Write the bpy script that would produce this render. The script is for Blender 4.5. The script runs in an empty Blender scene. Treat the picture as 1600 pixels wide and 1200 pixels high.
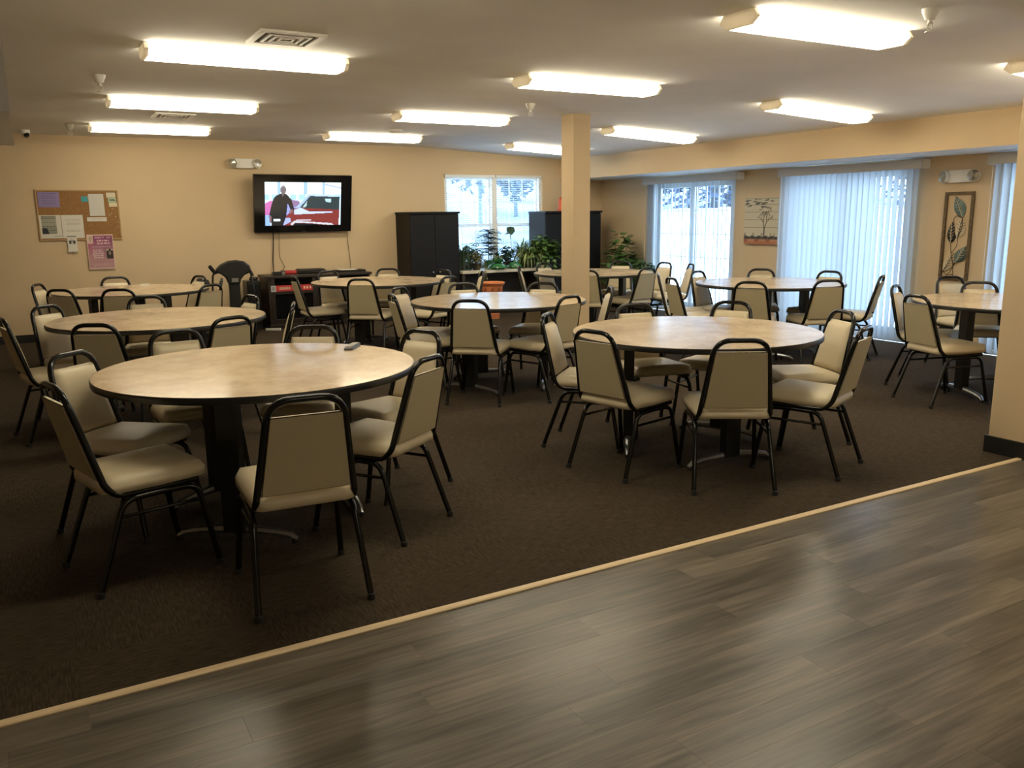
import bpy, math, random
from mathutils import Vector, Matrix
random.seed(7)
PI = math.pi
S = bpy.context.scene
COL = S.collection

# ------------------------------------------------------------------ camera
cd = bpy.data.cameras.new('camera'); cam = bpy.data.objects.new('camera', cd); COL.objects.link(cam)
cd.sensor_fit = 'HORIZONTAL'; cd.sensor_width = 36.0
cd.lens = 1312.9 / 1600.0 * 36.0
cd.clip_start = 0.05; cd.clip_end = 300
_R = Vector((0.86830022, -0.49590825, -0.0113906)); _U = Vector((0.10672447, 0.16434313, 0.98061268)); _F = Vector((0.48442195, 0.85268185, -0.19562472))
cam.matrix_world = Matrix(((_R.x, _U.x, -_F.x, 0), (_R.y, _U.y, -_F.y, 0), (_R.z, _U.z, -_F.z, 1.4705), (0, 0, 0, 1)))
S.camera = cam
# ------------------------------------------------------------------ world, exposure
W = bpy.data.worlds.new('overcast_sky'); S.world = W; W.use_nodes = True
_bg = W.node_tree.nodes['Background']
_bg.inputs[0].default_value = (0.56, 0.77, 1.0, 1); _bg.inputs[1].default_value = 6.0
S.view_settings.view_transform = 'Standard'; S.view_settings.look = 'None'
S.view_settings.exposure = 0.45; S.view_settings.gamma = 1.0; S.view_settings.use_curve_mapping = False
LAMP = 13.0                       # radiance of the fluorescent diffusers
LAMPCOL = (1.0, 0.895, 0.66)

# ------------------------------------------------------------------ room numbers (metres)
YW = 11.954; XR = 8.585; XL = -3.4; YF = -3.2; HC = 2.505
XK = 5.17; XS = 7.75; SLOPE = 0.052; SOFZ = 2.047
def ceil_z(x): return HC if x < XK else HC - (x - XK) * SLOPE
TABLES = {1: (0.941, 4.183), 2: (3.568, 3.962), 3: (3.528, 6.434), 4: (0.809, 6.739), 5: (0.921, 9.691),
          6: (3.483, 9.223), 7: (6.259, 8.881), 8: (6.751, 6.372), 9: (6.829, 3.834)}
TR = 0.762; TZ = 0.76

# ------------------------------------------------------------------ materials
MATS = {}
def mat(name, col=(.5, .5, .5), rough=.5, metal=0., spec=.5, emit=None, estr=0., noise=None, bump=None, coat=0., trans=0.):
    """noise=(scale, amount, detail, stretch xyz) colour variation; bump=(scale, strength, distance)"""
    m = bpy.data.materials.new(name); m.use_nodes = True; nt = m.node_tree
    b = nt.nodes['Principled BSDF']
    b.inputs['Base Color'].default_value = (*col, 1); b.inputs['Roughness'].default_value = rough
    b.inputs['Metallic'].default_value = metal; b.inputs['Specular IOR Level'].default_value = spec
    if coat: b.inputs['Coat Weight'].default_value = coat; b.inputs['Coat Roughness'].default_value = .12
    if emit: b.inputs['Emission Color'].default_value = (*emit, 1); b.inputs['Emission Strength'].default_value = estr
    tc = None
    if noise or bump:
        tc = nt.nodes.new('ShaderNodeTexCoord')
    if noise:
        sc, amt, det, st = noise
        mp = nt.nodes.new('ShaderNodeMapping'); mp.inputs['Scale'].default_value = st
        nz = nt.nodes.new('ShaderNodeTexNoise'); nz.inputs['Scale'].default_value = sc; nz.inputs['Detail'].default_value = det
        rp = nt.nodes.new('ShaderNodeValToRGB'); e = rp.color_ramp.elements
        e[0].position = .3; e[1].position = .7
        e[0].color = (*[c * (1 - amt) for c in col], 1); e[1].color = (*[min(1, c * (1 + amt)) for c in col], 1)
        nt.links.new(tc.outputs['Object'], mp.inputs[0]); nt.links.new(mp.outputs[0], nz.inputs['Vector'])
        nt.links.new(nz.outputs[0], rp.inputs[0]); nt.links.new(rp.outputs[0], b.inputs['Base Color'])
    if bump:
        nz = nt.nodes.new('ShaderNodeTexNoise'); nz.inputs['Scale'].default_value = bump[0]; nz.inputs['Detail'].default_value = 3
        bp = nt.nodes.new('ShaderNodeBump'); bp.inputs['Strength'].default_value = bump[1]; bp.inputs['Distance'].default_value = bump[2]
        nt.links.new(tc.outputs['Object'], nz.inputs['Vector']); nt.links.new(nz.outputs[0], bp.inputs['Height'])
        nt.links.new(bp.outputs[0], b.inputs['Normal'])
    MATS[name] = m
    return m

WALL = (.64, .485, .30)
mat('wall_paint', WALL, .75, noise=(1.5, .03, 3, (1, 1, 1)), bump=(180, .08, .002))
mat('ceiling_paint', (.80, .78, .75), .85, noise=(2, .03, 3, (1, 1, 1)), bump=(60, .12, .003))
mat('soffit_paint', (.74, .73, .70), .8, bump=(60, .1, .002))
mat('baseboard_rubber', (.012, .011, .010), .5)
mat('trim_wood', (.80, .61, .37), .45, noise=(6, .08, 4, (1, 12, 1)))
mat('black_paint', (.005, .005, .005), .17, spec=.45)
mat('black_edge', (.012, .012, .012), .35)
mat('post_black', (.010, .010, .010), .4)
mat('cast_steel', (.33, .34, .35), .28, metal=.85, noise=(8, .2, 2, (1, 1, 1)))
mat('vinyl', (.66, .56, .385), .42, spec=.45, bump=(260, .12, .0015))
mat('vinyl_back', (.54, .46, .29), .55, bump=(300, .1, .001))
mat('rubber', (.015, .015, .015), .7)
mat('lamp_plastic', (.78, .70, .56), .5)
mat('white_metal', (.78, .75, .68), .45)
mat('white_plastic', (.80, .78, .72), .4)
mat('valance_vinyl', (.56, .53, .48), .5)
mat('louver_dark', (.10, .085, .065), .7)
mat('black_cabinet', (.009, .009, .010), .5, spec=.22, noise=(3, .15, 3, (1, 1, 8)))
mat('cabinet_side', (.022, .018, .014), .6, spec=.15)
mat('espresso', (.022, .014, .010), .4, noise=(4, .25, 4, (6, 1, 1)))
mat('dark_void', (.004, .004, .004), .3)
mat('chrome', (.6, .6, .6), .15, metal=1)
mat('tv_black', (.006, .006, .007), .12)
mat('black_plastic', (.010, .010, .010), .35)
mat('cable_dark', (.03, .018, .010), .5)
mat('cork', (.30, .155, .055), .9, noise=(70, .25, 4, (1, 1, 1)), bump=(120, .3, .002))
mat('cork_frame', (.42, .26, .11), .5, noise=(8, .1, 3, (1, 1, 1)))
mat('art_frame', (.12, .075, .03), .5, noise=(30, .4, 3, (1, 1, 1)), bump=(60, .3, .003))
mat('leaf_teal', (.10, .15, .14), .4, metal=.5, noise=(25, .3, 3, (1, 1, 1)))
mat('leaf_dark', (.02, .017, .014), .4, metal=.5)
mat('leaf_gold', (.62, .52, .35), .5, metal=.2)
mat('wire_brown', (.07, .04, .02), .4, metal=.6)
mat('terracotta', (.62, .20, .07), .7, noise=(9, .12, 3, (1, 1, 1)))
mat('terracotta_dark', (.30, .075, .025), .8)
mat('green_glaze', (.035, .16, .055), .15, coat=.5, noise=(5, .3, 2, (1, 1, 1)))
mat('leaf_green', (.075, .15, .035), .45, noise=(9, .5, 2, (1, 1, 1)))
mat('leaf_deep', (.018, .05, .022), .5, noise=(9, .4, 2, (1, 1, 1)))
mat('leaf_pale', (.26, .32, .12), .45, noise=(9, .35, 2, (1, 1, 1)))
mat('leaf_tan', (.20, .19, .085), .6, noise=(9, .4, 2, (1, 1, 1)))
mat('pot_dark', (.035, .028, .02), .5, noise=(6, .3, 2, (1, 1, 1)))
mat('soil', (.03, .02, .012), .9)
mat('ledge_top', (.62, .57, .46), .35)
mat('ledge_wood', (.05, .04, .03), .6)
mat('red_plastic', (.45, .02, .02), .35)
mat('orange_red', (.60, .10, .03), .5)
mat('grey_plastic', (.22, .20, .18), .4)
mat('remote_grey', (.075, .068, .06), .4)
mat('window_vinyl', (.80, .78, .72), .4)
mat('door_vinyl', (.62, .62, .60), .4)
mat('muntin_white', (.75, .78, .82), .4)
mat('snow', (.93, .94, .95), .8, noise=(.35, .1, 5, (1, 1, 1)))
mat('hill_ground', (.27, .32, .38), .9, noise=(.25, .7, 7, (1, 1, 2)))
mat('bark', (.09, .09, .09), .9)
mat('conifer', (.07, .10, .17), .8, noise=(1.5, .4, 3, (1, 1, 1)))  # bluish haze of the distance is mixed into this foliage colour
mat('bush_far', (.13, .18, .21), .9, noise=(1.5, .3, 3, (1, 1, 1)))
mat('fence_white', (.75, .75, .76), .6)
mat('paper_white', (.74, .70, .62), .7)
mat('paper_cyan', (.06, .36, .40), .7)
mat('paper_green', (.50, .62, .42), .7)
mat('pin', (.75, .72, .6), .4)
mat('canvas_side', (.42, .38, .30), .8)
def lamp_mat():
    m = bpy.data.materials.new('lamp_diffuser'); m.use_nodes = True; nt = m.node_tree
    b = nt.nodes['Principled BSDF']; b.inputs['Base Color'].default_value = (.85, .82, .75, 1); b.inputs['Roughness'].default_value = .4
    b.inputs['Emission Color'].default_value = (*LAMPCOL, 1); b.inputs['Emission Strength'].default_value = LAMP
    MATS['lamp_diffuser'] = m
lamp_mat()
def glass_mat(name, tint=(.93, .97, 1.0), refl=.07):
    m = bpy.data.materials.new(name); m.use_nodes = True; nt = m.node_tree; nt.nodes.clear()
    o = nt.nodes.new('ShaderNodeOutputMaterial'); mx = nt.nodes.new('ShaderNodeMixShader'); t = nt.nodes.new('ShaderNodeBsdfTransparent'); g = nt.nodes.new('ShaderNodeBsdfGlossy')
    t.inputs[0].default_value = (*tint, 1); g.inputs['Roughness'].default_value = .02; mx.inputs[0].default_value = refl
    nt.links.new(t.outputs[0], mx.inputs[1]); nt.links.new(g.outputs[0], mx.inputs[2]); nt.links.new(mx.outputs[0], o.inputs[0])
    MATS[name] = m
glass_mat('window_glass')
glass_mat('lamp_lens_clear', (.85, .82, .74), .15)
def vane_mat(name, col, tr):
    m = bpy.data.materials.new(name); m.use_nodes = True; nt = m.node_tree; nt.nodes.clear()
    o = nt.nodes.new('ShaderNodeOutputMaterial'); mx = nt.nodes.new('ShaderNodeMixShader'); d = nt.nodes.new('ShaderNodeBsdfDiffuse'); t = nt.nodes.new('ShaderNodeBsdfTranslucent')
    d.inputs[0].default_value = (*col, 1); t.inputs[0].default_value = (*[c * .95 for c in col], 1); mx.inputs[0].default_value = tr
    nt.links.new(d.outputs[0], mx.inputs[1]); nt.links.new(t.outputs[0], mx.inputs[2]); nt.links.new(mx.outputs[0], o.inputs[0])
    MATS[name] = m
vane_mat('vane_vinyl', (.55, .60, .65), .42)
vane_mat('lamp_plastic', (.70, .64, .54), .028)
vane_mat('slat_vinyl', (.85, .87, .9), .35)
def attr_mat(name, rough=.6, emit=0.):
    m = bpy.data.materials.new(name); m.use_nodes = True; nt = m.node_tree; b = nt.nodes['Principled BSDF']
    a = nt.nodes.new('ShaderNodeVertexColor'); a.layer_name = 'print'
    b.inputs['Roughness'].default_value = rough
    if emit:
        b.inputs['Base Color'].default_value = (.01, .01, .01, 1)
        nt.links.new(a.outputs[0], b.inputs['Emission Color']); b.inputs['Emission Strength'].default_value = emit
    else: nt.links.new(a.outputs[0], b.inputs['Base Color'])
    MATS[name] = m
attr_mat('print_paper'); attr_mat('screen_picture', .15, 1.1)
def laminate_mat():
    m = bpy.data.materials.new('table_laminate'); m.use_nodes = True; nt = m.node_tree; b = nt.nodes['Principled BSDF']
    tc = nt.nodes.new('ShaderNodeTexCoord'); oi = nt.nodes.new('ShaderNodeObjectInfo')
    add = nt.nodes.new('ShaderNodeVectorMath'); add.operation = 'ADD'
    n1 = nt.nodes.new('ShaderNodeTexNoise'); n1.inputs['Scale'].default_value = 5; n1.inputs['Detail'].default_value = 8; n1.inputs['Roughness'].default_value = .65
    mp = nt.nodes.new('ShaderNodeMapping'); mp.inputs['Scale'].default_value = (3, 14, 1)
    n2 = nt.nodes.new('ShaderNodeTexNoise'); n2.inputs['Scale'].default_value = 9; n2.inputs['Detail'].default_value = 6
    r1 = nt.nodes.new('ShaderNodeValToRGB'); e = r1.color_ramp.elements
    e[0].position = .30; e[0].color = (.56, .41, .27, 1); e[1].position = .62; e[1].color = (.80, .64, .44, 1)
    r2 = nt.nodes.new('ShaderNodeValToRGB'); e = r2.color_ramp.elements
    e[0].position = .33; e[0].color = (.72, .66, .62, 1); e[1].position = .5; e[1].color = (1, 1, 1, 1)
    mx = nt.nodes.new('ShaderNodeMixRGB'); mx.blend_type = 'MULTIPLY'; mx.inputs[0].default_value = .6
    L = nt.links.new
    L(tc.outputs['Object'], add.inputs[0]); L(oi.outputs['Random'], add.inputs[1]); L(add.outputs[0], n1.inputs['Vector']); L(add.outputs[0], mp.inputs[0]); L(mp.outputs[0], n2.inputs['Vector'])
    L(n1.outputs[0], r1.inputs[0]); L(n2.outputs[0], r2.inputs[0]); L(r1.outputs[0], mx.inputs[1]); L(r2.outputs[0], mx.inputs[2]); L(mx.outputs[0], b.inputs['Base Color'])
    b.inputs['Roughness'].default_value = .15; b.inputs['Specular IOR Level'].default_value = .6
    MATS['table_laminate'] = m
laminate_mat()
def carpet_mat():
    # carpet squares laid quarter-turn: fine ribs that swap direction from square to square
    m = bpy.data.materials.new('carpet_ribbed'); m.use_nodes = True; nt = m.node_tree; b = nt.nodes['Principled BSDF']; L = nt.links.new
    tc = nt.nodes.new('ShaderNodeTexCoord'); ck = nt.nodes.new('ShaderNodeTexChecker'); ck.inputs['Scale'].default_value = 1 / .61
    L(tc.outputs['Object'], ck.inputs['Vector'])
    def ribs(sx, sy):
        mp = nt.nodes.new('ShaderNodeMapping'); mp.inputs['Scale'].default_value = (sx, sy, 1)
        nz = nt.nodes.new('ShaderNodeTexNoise'); nz.inputs['Scale'].default_value = 1; nz.inputs['Detail'].default_value = 4; nz.inputs['Roughness'].default_value = .7
        L(tc.outputs['Object'], mp.inputs[0]); L(mp.outputs[0], nz.inputs['Vector']); return nz
    a, c = ribs(16, 150), ribs(150, 16)
    mx = nt.nodes.new('ShaderNodeMix'); mx.data_type = 'FLOAT'; L(ck.outputs['Fac'], mx.inputs[0]); L(a.outputs[0], mx.inputs[2]); L(c.outputs[0], mx.inputs[3])
    rp = nt.nodes.new('ShaderNodeValToRGB'); e = rp.color_ramp.elements
    e[0].position = .32; e[0].color = (.029, .0215, .0135, 1); e[1].position = .72; e[1].color = (.094, .070, .047, 1)
    L(mx.outputs[0], rp.inputs[0])
    big = nt.nodes.new('ShaderNodeTexNoise'); big.inputs['Scale'].default_value = 1.3; big.inputs['Detail'].default_value = 3; L(tc.outputs['Object'], big.inputs['Vector'])
    r2 = nt.nodes.new('ShaderNodeValToRGB'); r2.color_ramp.elements[0].color = (.78, .78, .78, 1); r2.color_ramp.elements[1].color = (1.15, 1.12, 1.1, 1); L(big.outputs[0], r2.inputs[0])
    ml = nt.nodes.new('ShaderNodeMixRGB'); ml.blend_type = 'MULTIPLY'; ml.inputs[0].default_value = 1; L(rp.outputs[0], ml.inputs[1]); L(r2.outputs[0], ml.inputs[2])
    L(ml.outputs[0], b.inputs['Base Color'])
    bp = nt.nodes.new('ShaderNodeBump'); bp.inputs['Strength'].default_value = .5; bp.inputs['Distance'].default_value = .004; L(mx.outputs[0], bp.inputs['Height']); L(bp.outputs[0], b.inputs['Normal'])
    b.inputs['Roughness'].default_value = .95; b.inputs['Specular IOR Level'].default_value = .1
    MATS['carpet_ribbed'] = m
carpet_mat()
def plank_mat():
    m = bpy.data.materials.new('vinyl_plank'); m.use_nodes = True; nt = m.node_tree; b = nt.nodes['Principled BSDF']; L = nt.links.new
    tc = nt.nodes.new('ShaderNodeTexCoord'); oi = nt.nodes.new('ShaderNodeObjectInfo')
    sc = nt.nodes.new('ShaderNodeVectorMath'); sc.operation = 'SCALE'; sc.inputs['Scale'].default_value = 37.; cmb = nt.nodes.new('ShaderNodeCombineXYZ')
    L(oi.outputs['Random'], cmb.inputs[0]); L(oi.outputs['Random'], cmb.inputs[1]); L(cmb.outputs[0], sc.inputs[0])
    add = nt.nodes.new('ShaderNodeVectorMath'); L(tc.outputs['Object'], add.inputs[0]); L(sc.outputs[0], add.inputs[1])
    def grain(sx, sy, d, dist):
        mp = nt.nodes.new('ShaderNodeMapping'); mp.inputs['Scale'].default_value = (sx, sy, 1)
        nz = nt.nodes.new('ShaderNodeTexNoise'); nz.inputs['Scale'].default_value = 1; nz.inputs['Detail'].default_value = d; nz.inputs['Distortion'].default_value = dist
        L(add.outputs[0], mp.inputs[0]); L(mp.outputs[0], nz.inputs['Vector']); return nz
    big, fine = grain(.9, 6, 4, .6), grain(3, 60, 7, .5)
    r1 = nt.nodes.new('ShaderNodeValToRGB'); e = r1.color_ramp.elements
    e[0].position = .34; e[0].color = (.082, .068, .052, 1); e[1].position = .68; e[1].color = (.20, .167, .128, 1)
    r2 = nt.nodes.new('ShaderNodeValToRGB'); e = r2.color_ramp.elements; e[0].position = .32; e[0].color = (.66, .66, .66, 1); e[1].position = .66; e[1].color = (1.22, 1.22, 1.2, 1)
    L(big.outputs[0], r1.inputs[0]); L(fine.outputs[0], r2.inputs[0])
    ml = nt.nodes.new('ShaderNodeMixRGB'); ml.blend_type = 'MULTIPLY'; ml.inputs[0].default_value = 1; L(r1.outputs[0], ml.inputs[1]); L(r2.outputs[0], ml.inputs[2])
    r3 = nt.nodes.new('ShaderNodeMapRange'); r3.inputs[3].default_value = .97; r3.inputs[4].default_value = 1.04; L(oi.outputs['Random'], r3.inputs[0])
    m2 = nt.nodes.new('ShaderNodeVectorMath'); m2.operation = 'SCALE'; L(ml.outputs[0], m2.inputs[0]); L(r3.outputs[0], m2.inputs['Scale'])
    L(m2.outputs[0], b.inputs['Base Color'])
    r4 = nt.nodes.new('ShaderNodeMapRange'); r4.inputs[3].default_value = .25; r4.inputs[4].default_value = .38; L(fine.outputs[0], r4.inputs[0]); L(r4.outputs[0], b.inputs['Roughness'])
    bp = nt.nodes.new('ShaderNodeBump'); bp.inputs['Strength'].default_value = .12; bp.inputs['Distance'].default_value = .001; L(fine.outputs[0], bp.inputs['Height']); L(bp.outputs[0], b.inputs['Normal'])
    MATS['vinyl_plank'] = m
plank_mat()

# ------------------------------------------------------------------ mesh helpers
class MB:
    def __init__(s): s.v = []; s.f = []
    def box(s, x0, x1, y0, y1, z0, z1, M=None):
        n = len(s.v)
        pts = [Vector((x, y, z)) for z in (z0, z1) for y in (y0, y1) for x in (x0, x1)]
        if M: pts = [M @ p for p in pts]
        s.v += [tuple(p) for p in pts]
        s.f += [tuple(n + i for i in q) for q in ((0, 2, 3, 1), (4, 5, 7, 6), (0, 1, 5, 4), (2, 6, 7, 3), (0, 4, 6, 2), (1, 3, 7, 5))]
        return s
    def prism(s, poly, axis, a, b):
        """polygon (2D) extruded along axis 'x','y' or 'z' from a to b"""
        n = len(s.v); k = len(poly)
        for t in (a, b):
            for (p, q) in poly:
                s.v.append({'x': (t, p, q), 'y': (p, t, q), 'z': (p, q, t)}[axis])
        s.f.append(tuple(range(n, n + k))[::-1]); s.f.append(tuple(range(n + k, n + 2 * k)))
        for i in range(k):
            j = (i + 1) % k; s.f.append((n + i, n + j, n + k + j, n + k + i))
        return s
    def tube(s, path, r, n=10, caps=True, closed=False):
        path = [Vector(p) for p in path]; m = len(path); base = len(s.v)
        up = None
        rs = r if isinstance(r, (list, tuple)) else [r] * m
        for i, p in enumerate(path):
            if closed: t = (path[(i + 1) % m] - path[i - 1])
            elif i == 0: t = path[1] - p
            elif i == m - 1: t = p - path[i - 1]
            else: t = (path[i + 1] - p).normalized() + (p - path[i - 1]).normalized()
            t = t.normalized() if t.length > 1e-9 else Vector((0, 0, 1))
            if up is None:
                up = Vector((0, 0, 1)) if abs(t.z) < .9 else Vector((1, 0, 0))
            a = (up - t * up.dot(t)).normalized(); b = t.cross(a); up = a
            for k in range(n):
                w = 2 * PI * k / n
                s.v.append(tuple(p + (a * math.cos(w) + b * math.sin(w)) * rs[i]))
        for i in range(m if closed else m - 1):
            for k in range(n):
                k2 = (k + 1) % n; i2 = (i + 1) % m
                s.f.append((base + i * n + k, base + i * n + k2, base + i2 * n + k2, base + i2 * n + k))
        if caps and not closed:
            s.f.append(tuple(base + k for k in range(n))[::-1]); s.f.append(tuple(base + (m - 1) * n + k for k in range(n)))
        return s
    def lathe(s, prof, n=24, c=(0, 0, 0), M=None):
        base = len(s.v); m = len(prof)
        for (r, z) in prof:
            for k in range(n):
                w = 2 * PI * k / n; p = Vector((c[0] + r * math.cos(w), c[1] + r * math.sin(w), c[2] + z))
                s.v.append(tuple(M @ p if M else p))
        for i in range(m - 1):
            for k in range(n):
                k2 = (k + 1) % n
                s.f.append((base + i * n + k, base + i * n + k2, base + (i + 1) * n + k2, base + (i + 1) * n + k))
        if prof[0][0] > 1e-6: s.f.append(tuple(base + k for k in range(n))[::-1])
        if prof[-1][0] > 1e-6: s.f.append(tuple(base + (m - 1) * n + k for k in range(n)))
        return s
    def quad(s, a, b, c, d):
        n = len(s.v); s.v += [tuple(a), tuple(b), tuple(c), tuple(d)]; s.f.append((n, n + 1, n + 2, n + 3)); return s
    def tri(s, a, b, c):
        n = len(s.v); s.v += [tuple(a), tuple(b), tuple(c)]; s.f.append((n, n + 1, n + 2)); return s
    def mesh(s, name, m, smooth=False, bevel=0.):
        me = bpy.data.meshes.new(name); me.from_pydata(s.v, [], s.f); me.update()
        if m: me.materials.append(MATS[m])
        if smooth:
            me.polygons.foreach_set('use_smooth', [True] * len(me.polygons))
            try: me.set_sharp_from_angle(angle=math.radians(40 if smooth is True else smooth))
            except Exception: pass
        return me
    def build(s, name, m, parent=None, smooth=False, bevel=0., segs=2):
        o = bpy.data.objects.new(name, s.mesh(name, m, smooth)); COL.objects.link(o)
        if parent: o.parent = parent
        if bevel:
            b = o.modifiers.new('edge', 'BEVEL'); b.width = bevel; b.segments = segs; b.limit_method = 'ANGLE'; b.angle_limit = math.radians(35)
        return o
def fillet(pts, rad, n=6):
    """polyline with rounded corners; rad: one value per inner point"""
    pts = [Vector(p) for p in pts]; out = [pts[0]]
    for i in range(1, len(pts) - 1):
        p = pts[i]; a = (pts[i - 1] - p); b = (pts[i + 1] - p); r = rad[i - 1]
        if not r: out.append(p); continue
        la, lb = a.length, b.length; a.normalize(); b.normalize(); r = min(r, la * .49, lb * .49)
        A, B = p + a * r, p + b * r
        for k in range(n + 1):
            t = k / n; out.append(A * (1 - t) ** 2 + p * 2 * t * (1 - t) + B * t * t)
    out.append(pts[-1]); return out
def tag(o, label=None, cat=None, group=None, kind=None):
    if label: o['label'] = label
    if cat: o['category'] = cat
    if group: o['group'] = group
    if kind: o['kind'] = kind
    return o
def empty(name, loc=(0, 0, 0), rz=0.):
    o = bpy.data.objects.new(name, None); COL.objects.link(o); o.location = loc; o.rotation_euler = (0, 0, rz); o.empty_display_size = .1
    return o
def thing(name, label, cat, loc=(0, 0, 0), rz=0., group=None): return tag(empty(name, loc, rz), label, cat, group)
def struct(name, mb, m, label=None, **kw):
    o = mb.build(name, m, **kw); tag(o, label or None, None, None, 'structure'); return o
def copy_tree(o, parent=None):
    c = o.copy(); COL.objects.link(c); c.parent = parent
    for ch in list(o.children): copy_tree(ch, c)
    return c
def B(x0, x1, y0, y1, z0, z1, M=None): return MB().box(x0, x1, y0, y1, z0, z1, M)
def painted(name, nu, nv, fn, o3, du, dv, m, parent=None):
    """flat print or picture: a grid of small faces, fn(u,v)->rgb ; o3 lower-left corner, du/dv edge vectors"""
    o3, du, dv = Vector(o3), Vector(du), Vector(dv)
    v = [tuple(o3 + du * (i / nu) + dv * (j / nv)) for j in range(nv + 1) for i in range(nu + 1)]
    f = [(j * (nu + 1) + i, j * (nu + 1) + i + 1, (j + 1) * (nu + 1) + i + 1, (j + 1) * (nu + 1) + i) for j in range(nv) for i in range(nu)]
    me = bpy.data.meshes.new(name); me.from_pydata(v, [], f); me.update(); me.materials.append(MATS[m])
    ca = me.color_attributes.new('print', 'FLOAT_COLOR', 'CORNER'); buf = []
    for j in range(nv):
        for i in range(nu):
            c = fn((i + .5) / nu, (j + .5) / nv); buf += [c[0], c[1], c[2], 1.] * 4
    ca.data.foreach_set('color', buf)
    o = bpy.data.objects.new(name, me); COL.objects.link(o)
    if parent: o.parent = parent
    return o
def inpoly(x, y, P):
    c = False; j = len(P) - 1
    for i in range(len(P)):
        (xi, yi), (xj, yj) = P[i], P[j]
        if (yi > y) != (yj > y) and x < (xj - xi) * (y - yi) / (yj - yi) + xi: c = not c
        j = i
    return c

# ------------------------------------------------------------------ the room
# floors
struct('floor', B(XL, XR + .0, 2.745, YW, -.12, 0), 'carpet_ribbed')
wf = struct('floor_wood', B(XL, XR, YF, 2.71, -.12, -.006), 'vinyl_plank')
PW, PL = .152, 1.22
pm = MB().box(-PL / 2 + .0003, PL / 2 - .0003, -PW / 2 + .0003, PW / 2 - .0003, -.006, 0).mesh('plank', 'vinyl_plank')
pm_obj = []
row = 0; y = 2.71 - PW / 2
while y > .35:
    off = random.random() * PL
    x = -1.6 + off - PL
    while x < 5.7:
        o = bpy.data.objects.new('plank', pm); COL.objects.link(o); o.parent = wf; o.location = (x + PL / 2, y, 0)
        bv = None
        x += PL
    y -= PW; row += 1
struct('trim_1', MB().prism([(2.708, -.004), (2.745, -.004), (2.745, .006), (2.738, .009), (2.715, .009), (2.708, .005)], 'x', XL, 5.07), 'trim_wood')
# back wall with the window opening
WX0, WX1, WZ0, WZ1 = 5.64, 7.40, .70, 2.115
wb = MB()
T_ = .16
for (a, b, c, d) in ((XL, WX0, 0, 2.6), (WX1, XR + .2, 0, 2.6), (WX0, WX1, 0, WZ0), (WX0, WX1, WZ1, 2.6)):
    wb.box(a, b, YW, YW + T_, c, d)
struct('wall_back', wb, 'wall_paint')
# right wall with three patio door openings
DOORS = [(8.80, 10.62), (6.02, 7.90), (3.30, 5.12)]
DH = 1.985
wr = MB(); ys = [YF]
for (a, b) in sorted(DOORS): ys += [a, b]
ys.append(YW)
for i in range(0, len(ys), 2): wr.box(XR, XR + T_, ys[i], ys[i + 1], 0, 2.6)
for (a, b) in DOORS: wr.box(XR, XR + T_, a, b, DH, 2.6)
struct('wall_right', wr, 'wall_paint')
struct('wall_left', B(XL - T_, XL, YF, YW, 0, 2.6), 'wall_paint')
struct('wall_front', B(XL, XR, YF - T_, YF, 0, 2.6), 'wall_paint')
# ceiling: flat, then falling gently towards the patio doors
zs = ceil_z(XS); ze = ceil_z(XR + .2)
struct('ceiling', MB().prism([(XL, HC), (XK, HC), (XR + .2, ze), (XR + .2, 2.7), (XL, 2.7)], 'y', YF, YW + .1), 'ceiling_paint')
# soffit over the doors
sf = MB().prism([(XS, SOFZ), (XR, SOFZ), (XR, ceil_z(XR) + .02), (XS, zs + .02)], 'y', 2.93, YW)
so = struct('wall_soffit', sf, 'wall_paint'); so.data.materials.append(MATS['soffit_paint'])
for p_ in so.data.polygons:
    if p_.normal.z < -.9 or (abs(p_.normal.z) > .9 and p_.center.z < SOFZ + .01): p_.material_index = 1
# dropped header on the left
struct('wall_header', B(-1.6, .001, 3.2, 4.6, 1.815, HC + .02), 'ceiling_paint')
# partition end at the right, free-standing column
struct('wall_partition', B(5.068, XR, 2.33, 2.934, 0, HC + .02), 'wall_paint', bevel=.006)
struct('column', B(5.05, 5.262, 7.534, 7.768, 0, HC + .02), 'wall_paint', bevel=.004)
# baseboards
struct('baseboard_back', B(XL, XR, YW - .014, YW, 0, .10), 'baseboard_rubber')
bb = MB()
for i in range(0, len(ys), 2): bb.box(XR - .014, XR, max(ys[i], 2.95), ys[i + 1], 0, .10) if ys[i + 1] > 2.95 else None
struct('baseboard_right', bb, 'baseboard_rubber')
struct('baseboard_partition', MB().box(5.052, 5.068, 2.314, 2.950, 0, .105).box(5.068, XR, 2.934, 2.950, 0, .105), 'baseboard_rubber', bevel=.003)
struct('baseboard_column', MB().box(5.038, 5.274, 7.522, 7.534, 0, .10).box(5.038, 5.05, 7.534, 7.78, 0, .10).box(5.262, 5.274, 7.534, 7.78, 0, .10).box(5.05, 5.262, 7.768, 7.78, 0, .10), 'baseboard_rubber')

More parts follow.
